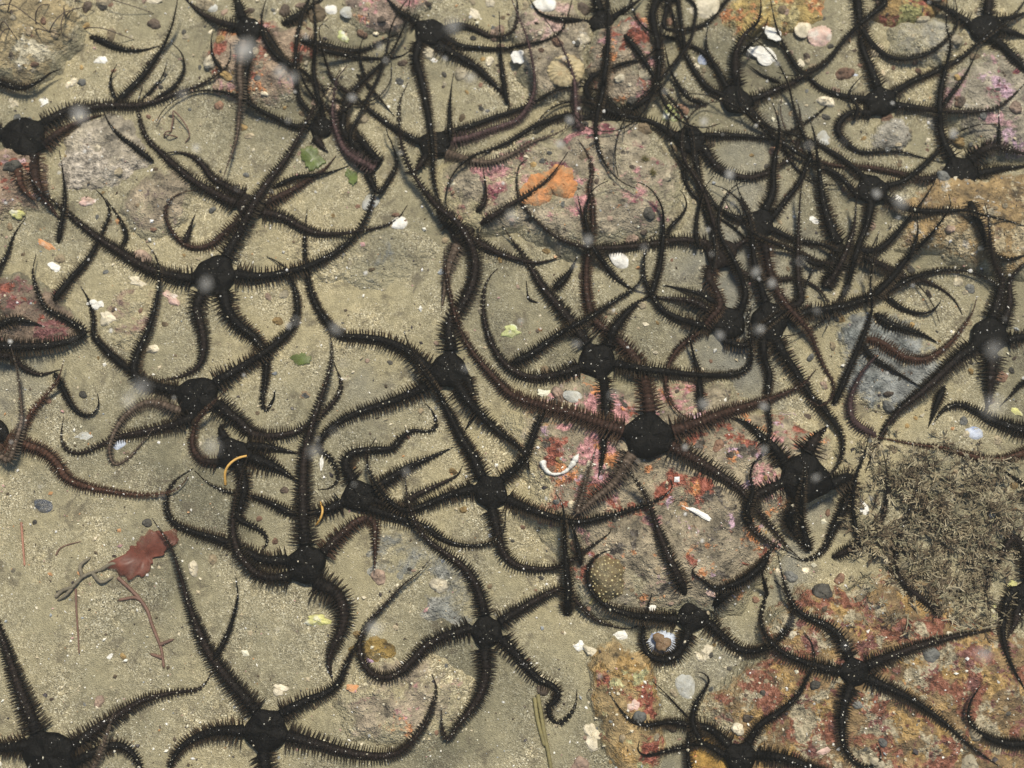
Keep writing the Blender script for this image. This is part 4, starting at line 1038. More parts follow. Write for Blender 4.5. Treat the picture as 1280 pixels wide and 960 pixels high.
def shell_mesh(kind, a, b, k):
    """a, b = half length and half width in metres"""
    r_ = random.Random(k)
    ph = [r_.uniform(0, 6.28) for _ in range(5)]
    if kind == 'chip':
        n_ = r_.choice((5, 6, 7))
        ang = np.sort(np.array([2 * np.pi * (i + r_.uniform(-.32, .32)) / n_ for i in range(n_)]))
        rad = np.array([r_.uniform(.55, 1.15) for _ in range(n_)])
        P = np.stack([rad * np.cos(ang), rad * np.sin(ang)], 1)
        def rf(th):
            out = np.zeros_like(th)
            for i in range(n_):
                p, q = P[i], P[(i + 1) % n_]
                e = q - p; nrm = np.array([e[1], -e[0]]); dd = nrm @ p
                den = np.cos(th) * nrm[0] + np.sin(th) * nrm[1]
                v = np.where(np.abs(den) > 1e-9, dd / den, 9)
                a0, a1 = np.arctan2(p[1], p[0]), np.arctan2(q[1], q[0])
                w0 = np.mod(th - a0, 2 * np.pi) <= np.mod(a1 - a0, 2 * np.pi) + 1e-9
                out = np.where(w0, v, out)
            return np.clip(out, .3, 1.25) * (1 + .10 * np.sin(4 * th + ph[1]) + .07 * np.sin(9 * th + ph[2]))
        V, P_ = warp_plate(5, 26, rf, lambda rho, th: (.22 * (1 - rho ** 2) + .10 + .03 * np.sin(7 * rho + ph[0] + 3 * th), .16 * (1 - rho ** 2) - .08))
    elif kind == 'valve':      # bivalve shell, hollow side down, growth rings
        rf = lambda th: 1 - .10 * np.cos(th) - .07 * np.cos(3 * th) + .02 * np.sin(6 * th + ph[0])
        V, P_ = warp_plate(9, 32, rf, lambda rho, th: (.52 * (1 - rho ** 2.4) + .018 * np.sin(rho * 34), .46 * (1 - rho ** 2.4) - .05))
    elif kind == 'fan':        # ribbed scallop
        rf = lambda th: 1 - .16 * np.cos(th) + .025 * np.cos(18 * th)
        V, P_ = warp_plate(9, 72, rf, lambda rho, th: (.40 * (1 - rho ** 2.2) + .045 * rho * np.cos(18 * th), .30 * (1 - rho ** 2.2) - .06))
    elif kind == 'limpet':
        rf = lambda th: 1 + .05 * np.cos(2 * th) + .03 * np.cos(22 * th)
        V, P_ = warp_plate(9, 66, rf, lambda rho, th: (.75 * (1 - rho ** 1.2) + .03 * rho * np.cos(22 * th), .6 * (1 - rho ** 1.2) - .08))
    elif kind == 'whelk':      # coiled shell lying on its side
        n_, m_ = 70, 12
        u = np.linspace(0, 1, n_)
        turn = u * 3.4 * 2 * np.pi
        rad = .62 * (u ** 1.1) + .03; hh = .95 * (1 - u)
        cx = np.stack([rad * np.cos(turn), rad * np.sin(turn), hh], 1)
        rr_ = .06 + .40 * u ** 1.25
        p = cx
        T_, B_, N_ = frames(p)
        an = np.arange(m_) * 2 * np.pi / m_
        V = (p[:, None] + rr_[:, None, None] * (np.cos(an)[None, :, None] * B_[:, None] + np.sin(an)[None, :, None] * N_[:, None])).reshape(-1, 3)
        I = np.arange(n_ * m_).reshape(n_, m_); J = np.roll(I, -1, 1)
        P_ = [np.stack([I[:-1], J[:-1], J[1:], I[1:]], -1).reshape(-1, 4), I[0].reshape(1, -1)[:, [0, 3, 6, 9]]]
        V[:, 2] += .25
    else:                      # lump, or smoother pebble
        q_ = .4 if kind == 'pebble' else 1.0
        rf = lambda th: 1 + q_ * (.18 * np.sin(2 * th + ph[0]) + .16 * np.sin(3 * th + ph[1]) + .12 * np.sin(5 * th + ph[2]) + .07 * np.sin(8 * th + ph[4]))
        V, P_ = warp_plate(7, 22, rf, lambda rho, th: (.62 * np.sqrt(np.clip(1 - rho ** 2, 0, 1)) * (1 + .18 * np.sin(4 * th + ph[3] + 5 * rho)) + .02,
                                                       -.35 * np.sqrt(np.clip(1 - rho ** 2, 0, 1)) - .02))
    V = V * np.array([a, b, .62 * (a * b) ** .5])
    rough_ = .05 * min(a, b)
    V = V + rough_ * np.stack([wob(V[:, 1], V[:, 2], .0011, k), wob(V[:, 0], V[:, 2], .0011, k + 1), wob(V[:, 0], V[:, 1], .0009, k + 2)], 1)
    return V, P_
SHC = {'white': ((.80, .78, .72), .25, None), 'cream': ((.70, .62, .46), .3, None), 'pinkish': ((.66, .45, .38), .3, (.75, .66, .58)), 'bluish': ((.55, .60, .70), .25, (.30, .36, .52)),
       'dark': ((.035, .045, .07), .5, (.20, .25, .32)), 'yellow': ((.62, .60, .22), .35, (.72, .70, .55)), 'grey': ((.42, .42, .38), .3, (.60, .60, .56)), 'orange': ((.62, .27, .10), .35, (.70, .45, .30)),
       'blue': ((.06, .10, .42), .3, None), 'brown': ((.20, .12, .06), .4, None), 'striped': ((.50, .40, .22), .3, (.27, .16, .07)), 'lilac': ((.45, .30, .42), .3, (.60, .50, .55)), 'green': ((.50, .54, .22), .4, (.80, .80, .72))}
M_SH = {k: mat_plain('shell_' + k, v[0], v[1], 260, .42 if k != 'dark' else .22, stripe=v[2], dirt=.35 if k == 'white' else .6 if k in ('cream', 'pinkish', 'grey', 'green', 'yellow', 'striped') else .35, bmp=.0012) for k, v in SHC.items()}
# (name, label, category, kind, x, y, half length, half width, turn in degrees, colour)
SHELLS = [
("shell","smooth white rounded shell beside the thin arm tip on bare sand","shell",'valve',501,277,13,11,20,'white'),
("shell","pale striped shell half under the arm left of the rounded white shell","shell",'valve',463,250,14,12,60,'grey'),
("shell","bright white shell near the top between two upright arms","shell",'chip',648,73,13,11,30,'white'),
("shell","long cream shell piece near the top right of the top centre star","shell",'chip',597,19,19,8,-35,'cream'),
("shell","thick white shell fragment below the long left-trailing arm","shell",'valve',778,326,17,12,-30,'white'),
("pebble","white pebble standing right of a thin arm at left","pebble",'lump',121,380,8,12,80,'white'),
("pebble","cream pebble touching the white pebble at left","pebble",'lump',134,398,12,9,-50,'cream'),
("shell","white splashed shell chip under the orange flake at left","shell",'chip',72,333,14,9,-10,'white'),
("flake","orange flake lying on sand near the left edge","shell",'chip',60,309,23,7,-25,'orange'),
("mussel_shell","small dark blue mussel shell on bare sand at left","shell",'valve',55,633,16,10,-25,'dark'),
("shell","glossy blue and white shell under the brown folded arm at left","shell",'valve',149,553,12,9,45,'bluish'),
("shell","flat translucent shell lying on sand above the hooked arm","shell",'chip',102,546,18,7,10,'grey'),
("shell","slanting white fragment alone on the bare sand at lower left","shell",'chip',109,832,11,6,45,'white'),
("shell","white fragment right of the slanting one on bare sand","shell",'chip',137,821,12,6,25,'white'),
("shell","upright long white splinter beside the thick vertical arm","shell",'chip',402,586,21,5,93,'white'),
("shell","small bone-white fragment above the green speck","shell",'chip',401,432,13,5,-70,'white'),
("shell","white chip beside the thick vertical arm near a thin tip","shell",'chip',347,511,9,6,50,'white'),
("shell","small white chip below the pair near the vertical arm","shell",'chip',362,527,8,6,0,'cream'),
("limpet_shell","ribbed blue and white limpet inside a curled arm","shell",'limpet',826,803,21,19,0,'bluish'),
("shell","flat white angular shell chip left of the limpet","shell",'chip',777,795,20,10,12,'white'),
("shell","knobbly white bit at the end of the ochre lumpy rock","shell",'lump',725,807,9,8,0,'white'),
("shell","cream knob beside the knobbly white bit","shell",'lump',738,814,9,7,-40,'cream'),
("shell","translucent white pointed shell below the limpet","shell",'valve',858,857,20,15,100,'grey'),
("pebble","small white lump right of the limpet","pebble",'lump',883,817,8,12,0,'cream'),
("shell","white strip under the comb arm above the limpet","shell",'chip',811,759,13,5,-8,'white'),
("shell","slanting white sliver on the rusty crust of the boulder","shell",'chip',873,641,22,5,-32,'white'),
("shell","grey shell edge behind the left arm of the central star","shell",'valve',718,497,14,9,-20,'grey'),
("shell","yellow chip left of the grey shell edge","shell",'chip',682,491,13,6,-5,'yellow'),
("shell","white shell with dark lines left of the bushy seaweed","shell",'chip',1083,637,20,8,-65,'white'),
("shell","bluish shell on the sand above the bushy seaweed","shell",'valve',1217,542,15,10,-10,'bluish'),
("shell","yellowish shell at the right edge above the bluish shell","shell",'chip',1268,512,13,8,-30,'yellow'),
("shell","small ring-like white shell in the bushy seaweed","shell",'whelk',1241,645,6,6,0,'white'),
("shell","pinkish stick of shell under the ring-like shell","shell",'chip',1246,660,9,4,-65,'pinkish'),
("shell","tiny bright blue chip on sand at right","shell",'chip',1212,344,7,4,-45,'blue'),
("shell","small cream bit left of the bright blue chip","shell",'lump',1197,345,6,5,0,'cream'),
("shell","white bit below the bright blue chip","shell",'chip',1197,357,8,4,-40,'white'),
("shell","white block beside the upright arms at right","shell",'chip',1015,275,14,7,-5,'white'),
("shell","pearly shell under the crossing thin arms at upper right","shell",'valve',1029,171,10,13,20,'grey'),
("shell","small white bit enclosed by the curved arm at upper right","shell",'chip',919,195,7,8,10,'white'),
("oyster_shell","large bright white shell mass near the top right","shell",'chip',957,70,33,19,-8,'white'),
("shell","smaller white shell just above the large white shell mass","shell",'chip',966,46,20,13,-20,'white'),
("ridged_shell","pinkish ridged round shell right of the white shell mass","shell",'limpet',1028,46,20,17,10,'pinkish'),
("ridged_shell","smaller ridged shell leaning on the pinkish round one","shell",'limpet',1003,38,14,12,60,'cream'),
("shell","white oval between two thin arms near the top","shell",'valve',880,77,7,11,30,'bluish'),
("shell","yellowish white chip under the slanting arm near the round shells","shell",'chip',1003,78,12,9,-20,'cream'),
("shell","bluish white chip left of the star below the grey stone","shell",'chip',1062,94,12,7,15,'bluish'),
("shell","broad whitish shell at the top edge left of the thick upward arm","shell",'valve',880,11,26,18,10,'cream'),
("shell","greenish white shell above the right end of the sponge rock","shell",'lump',842,143,15,15,0,'green'),
("scallop_shell","brown striped scallop shell near the top centre right","shell",'fan',704,90,25,22,200,'striped'),
("shell","white domed shell at the top edge","shell",'valve',682,5,17,12,0,'white'),
("shell","white shell near the top edge left of the yellow-green shell","shell",'valve',416,11,10,9,0,'white'),
("shell","pale round shell right of the white one at the top edge","shell",'valve',435,16,9,9,0,'grey'),
("shell","yellow-green shell above the dark comb arm at the top","shell",'chip',428,44,20,11,-50,'green'),
("shell","white rounded bit above the top left comb arm","shell",'valve',268,10,10,8,0,'grey'),
("shell","square white shell with brown edge at upper left","shell",'chip',128,76,14,11,5,'white'),
("shell","white shell strip at the top left edge","shell",'chip',186,2,24,6,0,'cream'),
("shell","peach coloured chip under a thin tip at upper left","shell",'chip',196,108,14,9,40,'pinkish'),
("shell","white fragment behind a spiny arm at the upper left","shell",'chip',56,125,12,8,20,'white'),
("pebble","white pebble at the edge of the speckled star","pebble",'lump',16,129,8,7,0,'cream'),
("shell","white chips right of the thick downward arm","shell",'chip',541,76,9,6,-40,'white'),
("shell","bluish sliver below the white chips by the downward arm","shell",'chip',544,94,11,6,-60,'bluish'),
("shell","white speck of shell under a comb arm near the top","shell",'chip',585,108,7,6,0,'white'),
("pebble","peach oval pebble at the foot of the pale fan-shaped stone","pebble",'lump',111,251,13,7,-12,'pinkish'),
("pebble","pale oval pebble under the long left arm","pebble",'lump',172,352,13,7,-20,'cream'),
("pebble","peach oval pebble left of the left-hand disc","pebble",'lump',214,371,14,8,-30,'pinkish'),
("shell","small white shell between arms in the right-hand tangle","shell",'chip',938,318,8,6,30,'white'),
("shell","pink glowing chip beside the ochre pebble","shell",'chip',442,862,12,8,-20,'orange'),
("shell","lilac chip below the ochre pebble","shell",'chip',464,826,9,6,0,'lilac'),
("shell","loose cluster of white grit left of the bottom star","shell",'lump',349,861,12,8,-30,'cream'),
("shell","white bit near the left edge above the corner star","shell",'chip',31,816,8,5,0,'white'),
("shell","cream shelly lump at the bottom edge","shell",'lump',740,920,12,17,20,'cream'),
("shell","pinkish bit under the arm right of the limpet star","shell",'chip',889,742,9,6,-30,'pinkish'),
("shell","white and red bit on the ochre lumpy rock","shell",'lump',792,882,9,8,0,'pinkish'),
("shell","cream bits in the sand left of the boulder","shell",'chip',636,596,11,7,30,'cream'),
("crust","bright yellow crust between arms at the right edge","shell",'chip',1243,768,9,24,0,'yellow'),
("crust","yellow-green crust above the right edge star","shell",'chip',1263,728,9,16,-20,'yellow'),
("shell","yellow speck by the reddish rock at the left edge","shell",'lump',23,269,9,7,0,'yellow'),
("shell","yellow-green lump on sand left of the comb arm in the middle","shell",'lump',639,414,14,9,-10,'green'),
("pebble","dark grey pebble right of the vertical arm","pebble",'lump',381,493,8,6,-30,'brown'),
("shell","olive chip on the sand above the ochre pebble","shell",'lump',398,776,16,9,-10,'yellow'),
("flake","thin orange flake at right above the comb arc","shell",'chip',1206,364,16,3,-3,'orange'),
("pebble","white pebble on the ochre rock left of the crossing arm","pebble",'lump',1124,249,6,6,0,'white'),
("shell","large white worn shell piece at the bottom right edge","shell",'chip',1032,938,16,9,20,'pinkish'),
]
for i, (nm, lab, ct_, kd, px, py, a, b, rot, cl) in enumerate(SHELLS):
    sc = float(SC(px, py))
    V, P_ = shell_mesh(kd, a * sc * .92, b * sc * .92, i)
    c_, s_ = math.cos(R(rot)), math.sin(R(rot))
    V = V @ np.array([[c_, s_, 0], [-s_, c_, 0], [0, 0, 1]])
    tx, ty = random.uniform(-.18, .18), random.uniform(-.18, .18)
    V[:, 2] += tx * V[:, 0] + ty * V[:, 1]
    loc = place(px, py)
    loc[2] = float(np.max(hq(loc[0] + V[::7, 0] * .6, loc[1] + V[::7, 1] * .6, GROUND))) - .0005
    o = mesh(nm, V + loc, P_, M_SH[cl], smooth=kd not in ('chip', 'lump'), loc=loc)
    tag(o, lab, ct_, 'shells and pebbles scattered on the bed')
    if kd == 'limpet' and cl == 'bluish':
        V2, P2 = shell_mesh('lump', 9.5 * sc, 12 * sc, 99)
        o2 = mesh('apex', V2 + loc + np.array([0, 0, 12 * sc]), P2, M_SH['brown'], o, loc=loc + np.array([0, 0, 12 * sc]))
        tag(o2, 'brown worn patch on top of the limpet')
# worm tubes, threads and sticks
def ropes(name, label, cat, paths, rpx, mat, lifts=0.0, taper=.5):
    parts = []
    for pts in paths:
        pp = spline(parse(pts), 2.0)
        g = gpt(pp[:, 0], pp[:, 1])
        r_ = rpx * S * (1 - (1 - taper) * np.linspace(0, 1, len(g)))
        if name == 'worm_tube': r_ = r_ * (.55 + .9 * np.abs(np.linspace(-1, 1, len(g))) ** 1.5 + .12 * np.sin(np.arange(len(g)) * 1.1) + .1 * np.sin(np.arange(len(g)) * 2.3))
        g[:, 2] = gsmooth(g[:, 2], 2) + r_ * .7 + lifts * S * np.sin(np.linspace(0, np.pi, len(g)))
        V, q, t, f = tube(g, r_, 6, flat=1.0)
        parts.append((V, [q, t]))
    V, P_ = cat_(*parts)
    o = mesh(name, V, P_, mat, loc=V[0])
    return tag(o, label, cat)
ropes('worm_tube', 'curved white worm tube on tan rock left of the central star', 'worm tube', ["678,577 681,586 688,592 696,593 706,590 714,583 719,575"], 3.0, M_SH['white'], 0, 1.0)
M_THREAD = mat_plain('orange_thread', (.62, .36, .09), .2, 300, .45)
ropes('worm', 'thin yellow-orange worm curled over the arms left of the vertical arm', 'worm', ["282,606 284,592 291,582 303,574 322,569"], 1.7, M_THREAD, 14, .9)
ropes('worm', 'thin yellow-orange worm right of the vertical arm', 'worm', ["401,628 405,640 402,650 395,657"], 1.5, M_THREAD, 12, .9)
M_STICK = mat_plain('dead_weed', (.15, .08, .055), .4, 260, .6)
ropes('weed_stalk', 'thin pinkish brown stalk lying on sand near the left edge', 'seaweed', ["27,653 29,680 31,706"], 1.6, mat_plain('pink_stalk', (.36, .17, .11), .3, 200, .6), 0, .8)
ropes('weed_stalk', 'dark thin stalk hanging below the red seaweed', 'seaweed', ["95,736 96,765 98,795 99,816"], 1.5, M_STICK, 0, .6)
ropes('weed_stalk', 'curved dark thread left of the red seaweed', 'seaweed', ["70,694 75,686 85,681 101,677"], 1.1, M_STICK, 0, .5)
ropes('red_seaweed_stalk', 'knobbly brown stem trailing down from the red seaweed', 'seaweed', ["148,722 165,738 176,750 185,764 190,780 196,795 202,812 205,833", "176,750 168,747 150,750", "200,806 215,800", "203,822 190,818"], 2.4, M_STICK, 0, .7)
ropes('weed_tangle', 'greyish twiggy debris left of the red seaweed', 'seaweed', ["70,746 80,738 92,734 104,722 116,716 128,712", "104,722 102,708 112,698", "116,716 128,728 140,722", "128,712 142,705 155,708", "92,734 84,744 74,750"], 2.6, mat_plain('grey_twig', (.17, .145, .10), .5, 300, .8), 3, .7)
ropes('hydroid', 'fine dark branching twigs over the stone in the top left corner', 'hydroid',
      ["-5,8 20,14 45,30 62,40", "10,15 25,5 40,-5", "45,30 55,18 62,6", "0,36 12,36 22,50", "12,36 8,52 0,66", "62,40 80,30 92,12", "45,38 60,46 75,44", "80,10 85,25 82,48 95,52", "92,2 120,0 150,10 192,17", "105,36 125,42 150,48 168,50", "82,22 100,20 118,14"], .9, mat_plain('hydroid', (.06, .04, .03), .4, 300, .7), 18, .6)
ropes('hydroid', 'tiny forked dark hydroid left of the brown hanging arm', 'hydroid', ["214,165 218,150 219,142 232,156 238,170 232,178", "214,165 205,172", "222,172 212,172 205,168"], 1.1, M_STICK, 8, .7)
ropes('grass_blade', 'dead straw-like blade on sand at the bottom edge right of the hooked arm', 'seaweed', ["672,868 676,890 680,915 686,945 690,972", "668,872 672,900 680,930"], 2.6, mat_plain('straw', (.20, .17, .07), .4, 200, .7), 0, .9)
# flat seaweed pieces
def frond(name, label, pts, mat, rise, seed, thick=.6):
    P = parse(pts)
    g = gpt(P[:, 0], P[:, 1])
    c_, rr_ = outline_r(g[:, :2], np.arange(60) * 2 * np.pi / 60)
    zc = float(place(P[:, 0].mean(), P[:, 1].mean())[2])
    rf = lambda th: rr_ * (1 + .10 * np.sin(4 * th + seed) + .08 * np.sin(9 * th + 2 * seed) + .07 * np.sin(16 * th + 3 * seed))
    def zf(rho, th):
        x = rho * rr_[None] * np.cos(th) if th.size > 1 else 0 * rho; y = rho * rr_[None] * np.sin(th) if th.size > 1 else 0 * rho
        z = rise * S * (.5 + .35 * wob(x, y, .0045, seed) + .2 * wob(x, y, .002, seed + 1))
        return z + thick * S * .5, z - thick * S * .5
    V, P_ = warp_plate(9, 60, rf, zf)
    V += np.array([c_[0], c_[1], zc])
    return tag(mesh(name, V, P_, mat, loc=(c_[0], c_[1], zc)), label, 'seaweed')
def mat_leaf(name, c):
    m, n, l, b = newmat(name)
    k = ramp(n, l, nnoise(n, l, 220, 5, .6, objco(n, l)), [(.25, tuple(.55 * v for v in c)), (.55, c), (.8, tuple(1.5 * v for v in c))])
    l.new(k, b.inputs['Base Color'])
    b.inputs['Roughness'].default_value = .4
    t = n.new('ShaderNodeBsdfTranslucent'); l.new(k, t.inputs['Color'])
    mx = n.new('ShaderNodeMixShader'); mx.inputs[0].default_value = .4
    l.new(b.outputs[0], mx.inputs[1]); l.new(t.outputs[0], mx.inputs[2])
    tp = n.new('ShaderNodeBsdfTransparent'); m2 = n.new('ShaderNodeMixShader')
    l.new(ramp(n, l, nnoise(n, l, 130, 5, .65, objco(n, l, 2.2)), [(.40, (.05, .05, .05)), (.66, (.75, .75, .75))]), m2.inputs[0])
    l.new(mx.outputs[0], m2.inputs[1]); l.new(tp.outputs[0], m2.inputs[2])
    l.new(m2.outputs[0], n['Material Output'].inputs['Surface'])
    return m
frond('red_seaweed', 'translucent red seaweed blade lying on bare sand at left', "212,658 226,676 207,688 192,698 184,714 170,724 148,722 140,706 160,692 176,676 196,664", mat_leaf('red_weed', (.25, .085, .055)), 7, 1)
M_GREEN = mat_leaf('green_weed', (.17, .23, .045))
frond('green_seaweed', 'bright green weed scrap under the black arm tip left of centre', "380,184 391,186 400,195 405,205 398,211 387,212 380,201", M_GREEN, 5, 2)
frond('green_seaweed', 'small green weed speck on sand above the vertical arm', "364,447 373,443 383,444 390,447 385,454 375,456 367,453", M_GREEN, 3, 3)
frond('green_seaweed', 'narrow green weed sliver right of the green scrap', "435,212 442,215 446,226 442,233 437,224", M_GREEN, 4, 4)
# sponge and sea squirt
def crust(name, label, cat, pts, hpx, mat, seed, flat=2.4):
    rk = Rock(pts, hpx, seed, flat)
    def zf(x, y):
        x, y = np.asarray(x, float), np.asarray(y, float)
        return hq(x, y, GROUND) + np.maximum(rk.height(x, y), -.0012) + .0002
    V, P_ = polar_mesh(rk, zf, 20)
    loc = np.array([rk.c[0], rk.c[1], float(zf(rk.c[0], rk.c[1]))])
    o = tag(mesh(name, V, P_, mat, loc=loc), label, cat)
    return o, rk, zf
M_SPONGE = mat_plain('orange_sponge', (.66, .28, .10), .45, 300, .8, bmp=.003, dirt=.85)
sp_, rk, zf = crust('orange_sponge', 'bright orange sponge crust on the tan rock', 'sponge', "648,262 650,240 676,225 700,214 716,222 724,244 712,258 690,254 676,268 660,270", 6, M_SPONGE, 3)
for x_, y_ in ((668, 247), (681, 246), (703, 238)):
    p = G(x_, y_, .006)
    z_ = float(zf(p[0], p[1]))
    a = np.arange(12) * 2 * np.pi / 12
    V = np.concatenate([np.stack([p[0] + r_ * S * np.cos(a), p[1] + r_ * S * np.sin(a), np.full(12, z_ + h_ * S)], 1) for r_, h_ in ((4.2, -.4), (3.0, 1.3), (2.0, 1.1), (1.4, -.6))])
    I = np.arange(48).reshape(4, 12); J = np.roll(I, -1, 1)
    mesh('pore', V, [np.stack([I[:-1], J[:-1], J[1:], I[1:]], -1).reshape(-1, 4)], M_SPONGE, sp_, loc=(p[0], p[1], z_))
M_ASC = mat_plain('sea_squirt_base', (.16, .115, .05), .5, 260, .45, dirt=.5, bmp=.002)
sq, rk, zf = crust('sea_squirt_colony', 'brown sea squirt colony covered in cream dots below the central star', 'sea squirt', "737,728 738,708 752,697 770,700 778,722 772,748 756,752 742,744", 9, M_ASC, 5)
parts = []
for _ in range(150):
    a, u = random.uniform(0, 6.28), math.sqrt(random.random()) * .9
    rr_ = np.interp(a, rk.th, rk.r)
    x_, y_ = rk.c[0] + u * rr_ * math.cos(a), rk.c[1] + u * rr_ * math.sin(a)
    if any(math.hypot(x_ - q[0], y_ - q[1]) < 3.4 * S for q in parts): continue
    parts.append((x_, y_))
dots = []
for x_, y_ in parts:
    ds = random.uniform(.55, 1.15)
    V, P_ = warp_plate(3, 8, lambda th: np.full_like(th, 1.45 * S * ds), lambda rho, th: (.8 * S * np.sqrt(np.clip(1.02 - rho ** 2, 0, 1)), -.5 * S + 0 * rho))
    dots.append((V + np.array([x_, y_, float(zf(x_, y_))]), P_))
V, P_ = cat_(*dots)
tag(mesh('zooids', V, P_, mat_plain('zooid', (.45, .38, .19), .4, 300, .5, dirt=.4), sq, loc=sq.location), kind='stuff')
for px, py, r_ in ((806, 200, 8), (816, 217, 8)):          # little brown tufts on the sponge rock
    base = place(px, py)
    q = []
    for k in range(46):
        a, e = random.uniform(0, 6.28), random.uniform(.25, 1.3)
        L_ = r_ * S * random.uniform(.6, 1.1)
        tip = base + L_ * np.array([math.cos(a) * math.cos(e), math.sin(a) * math.cos(e), math.sin(e)])
        V, qq, tt, f = tube(np.linspace(base, tip, 4), np.linspace(.6, .2, 4) * S, 4)
        q.append((V, [qq, tt]))
    V, P_ = cat_(*q)
    tag(mesh('weed_tuft', V, P_, bpy.data.materials['straw'], loc=base), 'round olive brown weed tuft on the sponge rock, ' + ('the upper of two' if py == 200 else 'the lower of two'), 'seaweed')
# bushy turf
turf_poly = parse("1092,590 1112,572 1140,566 1168,574 1190,592 1235,600 1270,612 1262,650 1228,682 1236,715 1226,766 1190,764 1152,740 1122,722 1098,708 1086,672 1100,632")
def inside(p, poly):
    x, y = p; c_ = False; j = len(poly) - 1
    for i in range(len(poly)):
        if (poly[i][1] > y) != (poly[j][1] > y) and x < (poly[j][0] - poly[i][0]) * (y - poly[i][1]) / (poly[j][1] - poly[i][1]) + poly[i][0]: c_ = not c_
        j = i
    return c_
Vs, Qs, Tn, n0 = [], [], [], 0
def blade(a, b, r0, r1, side, c):
    global n0
    ax = (b - a); ax /= np.linalg.norm(ax) + 1e-12
    s_ = np.cross(ax, np.array([.2, .1, 1.0])); s_ /= np.linalg.norm(s_) + 1e-9
    u_ = np.cross(s_, ax)
    m_ = (a * .45 + b * .55)
    pts_ = [a + s_ * r0 * .6, a - s_ * r0 * .6, m_ + s_ * r0, m_ - s_ * r0, b + s_ * r1, b - s_ * r1, a + u_ * r0 * .5, m_ + u_ * r0 * .6, b + u_ * r1 * .6]
    Vs.append(np.array(pts_))
    Qs.append(np.array([[0, 6, 7, 2], [6, 1, 3, 7], [2, 7, 8, 4], [7, 3, 5, 8], [1, 0, 2, 3], [3, 2, 4, 5]]) + n0)
    Tn.append(np.tile(c, (9, 1)))
    n0 += 9
rr = random.Random(5)
cnt = 0
tc = turf_poly.mean(0)
while cnt < 1150:
    px, py = rr.uniform(1066, 1330), rr.uniform(545, 790)
    shrink = 1 + rr.gauss(0, .26)
    if not inside(tuple(tc + (np.array([px, py]) - tc) * shrink), turf_poly): continue
    clump = .5 + .5 * float(wob(px, py, 17, 3)) + .35 * float(wob(px, py, 7, 5))
    if rr.random() > (clump - .2) * 1.5: continue
    cnt += 1
    b = place(px, py)
    a = rr.uniform(0, 6.28); e = rr.uniform(.1, 1.0)
    H_ = rr.uniform(9, 19) * S * (.7 + .6 * clump)
    dirv = np.array([math.cos(a) * math.cos(e), math.sin(a) * math.cos(e), math.sin(e)])
    cc = np.array(rr.choice([(.26, .215, .135), (.20, .165, .10), (.33, .285, .19), (.12, .09, .055), (.24, .215, .135), (.09, .065, .04)])) * rr.uniform(.8, 1.2)
    tip = b + dirv * H_
    blade(b, tip, .8 * S, .5 * S, 0, cc)
    for k in range(rr.randint(6, 11)):
        t = rr.uniform(.25, 1)
        q = b + (tip - b) * t
        d2 = dirv + np.array([rr.gauss(0, .8), rr.gauss(0, .8), rr.gauss(0, .35)]); d2 /= np.linalg.norm(d2)
        L_ = H_ * rr.uniform(.3, .62)
        blade(q, q + d2 * L_, .6 * S, .55 * S, 0, cc * rr.uniform(.85, 1.35))
tag(mesh('seaweed_turf', np.concatenate(Vs), [np.concatenate(Qs)], mat_tint('turf', .75, .4, 400, .0003), tint=np.concatenate(Tn), smooth=False),
    'bushy olive brown seaweed turf at right above the rust coloured rock', 'seaweed', kind='stuff')

# ---------------------------------------------------------------- rubble between the stones
rp = random.Random(11)
tmpl = [shell_mesh('pebble', 1.0, 1.0, 200 + k) for k in range(8)]
rub, rtint = [], []
RC = [(.15, .11, .065), (.24, .19, .12), (.075, .055, .04), (.36, .30, .20), (.17, .10, .065), (.28, .20, .15), (.12, .12, .11), (.52, .46, .34), (.25, .17, .07), (.06, .055, .045), (.31, .27, .19)]
while len(rub) < 1100:
    px, py = rp.uniform(-40, 1320), rp.uniform(-40, 1000)
    w_ = 1.0 if py < 150 else (.75 if px > 980 and py < 560 else (.55 if px > 640 else (.38 if py < 330 else .14)))
    if rp.random() > w_: continue
    a = min(13, max(2.2, rp.lognormvariate(1.3, .5)))
    V, P_ = tmpl[rp.randrange(8)]
    sc = float(SC(px, py)) * a
    th = rp.uniform(0, 6.28); c_, s_ = math.cos(th), math.sin(th)
    V = (V * np.array([sc, sc * rp.uniform(.55, 1), sc * 1.35])) @ np.array([[c_, s_, 0], [-s_, c_, 0], [0, 0, 1]])
    loc = place(px, py); loc[2] -= sc * .12
    rub.append((V + loc, P_)); rtint.append(np.tile(np.array(rp.choice(RC)) * rp.uniform(.7, 1.3), (len(V), 1)))
V, P_ = cat_(*rub)
tag(mesh('rubble', V, P_, mat_tint('rubble', .7, .55, 260, .0012), tint=np.concatenate(rtint), smooth=True),
    'small brown, grey and pinkish rubble half sunk in the sand', 'rubble', kind='stuff')
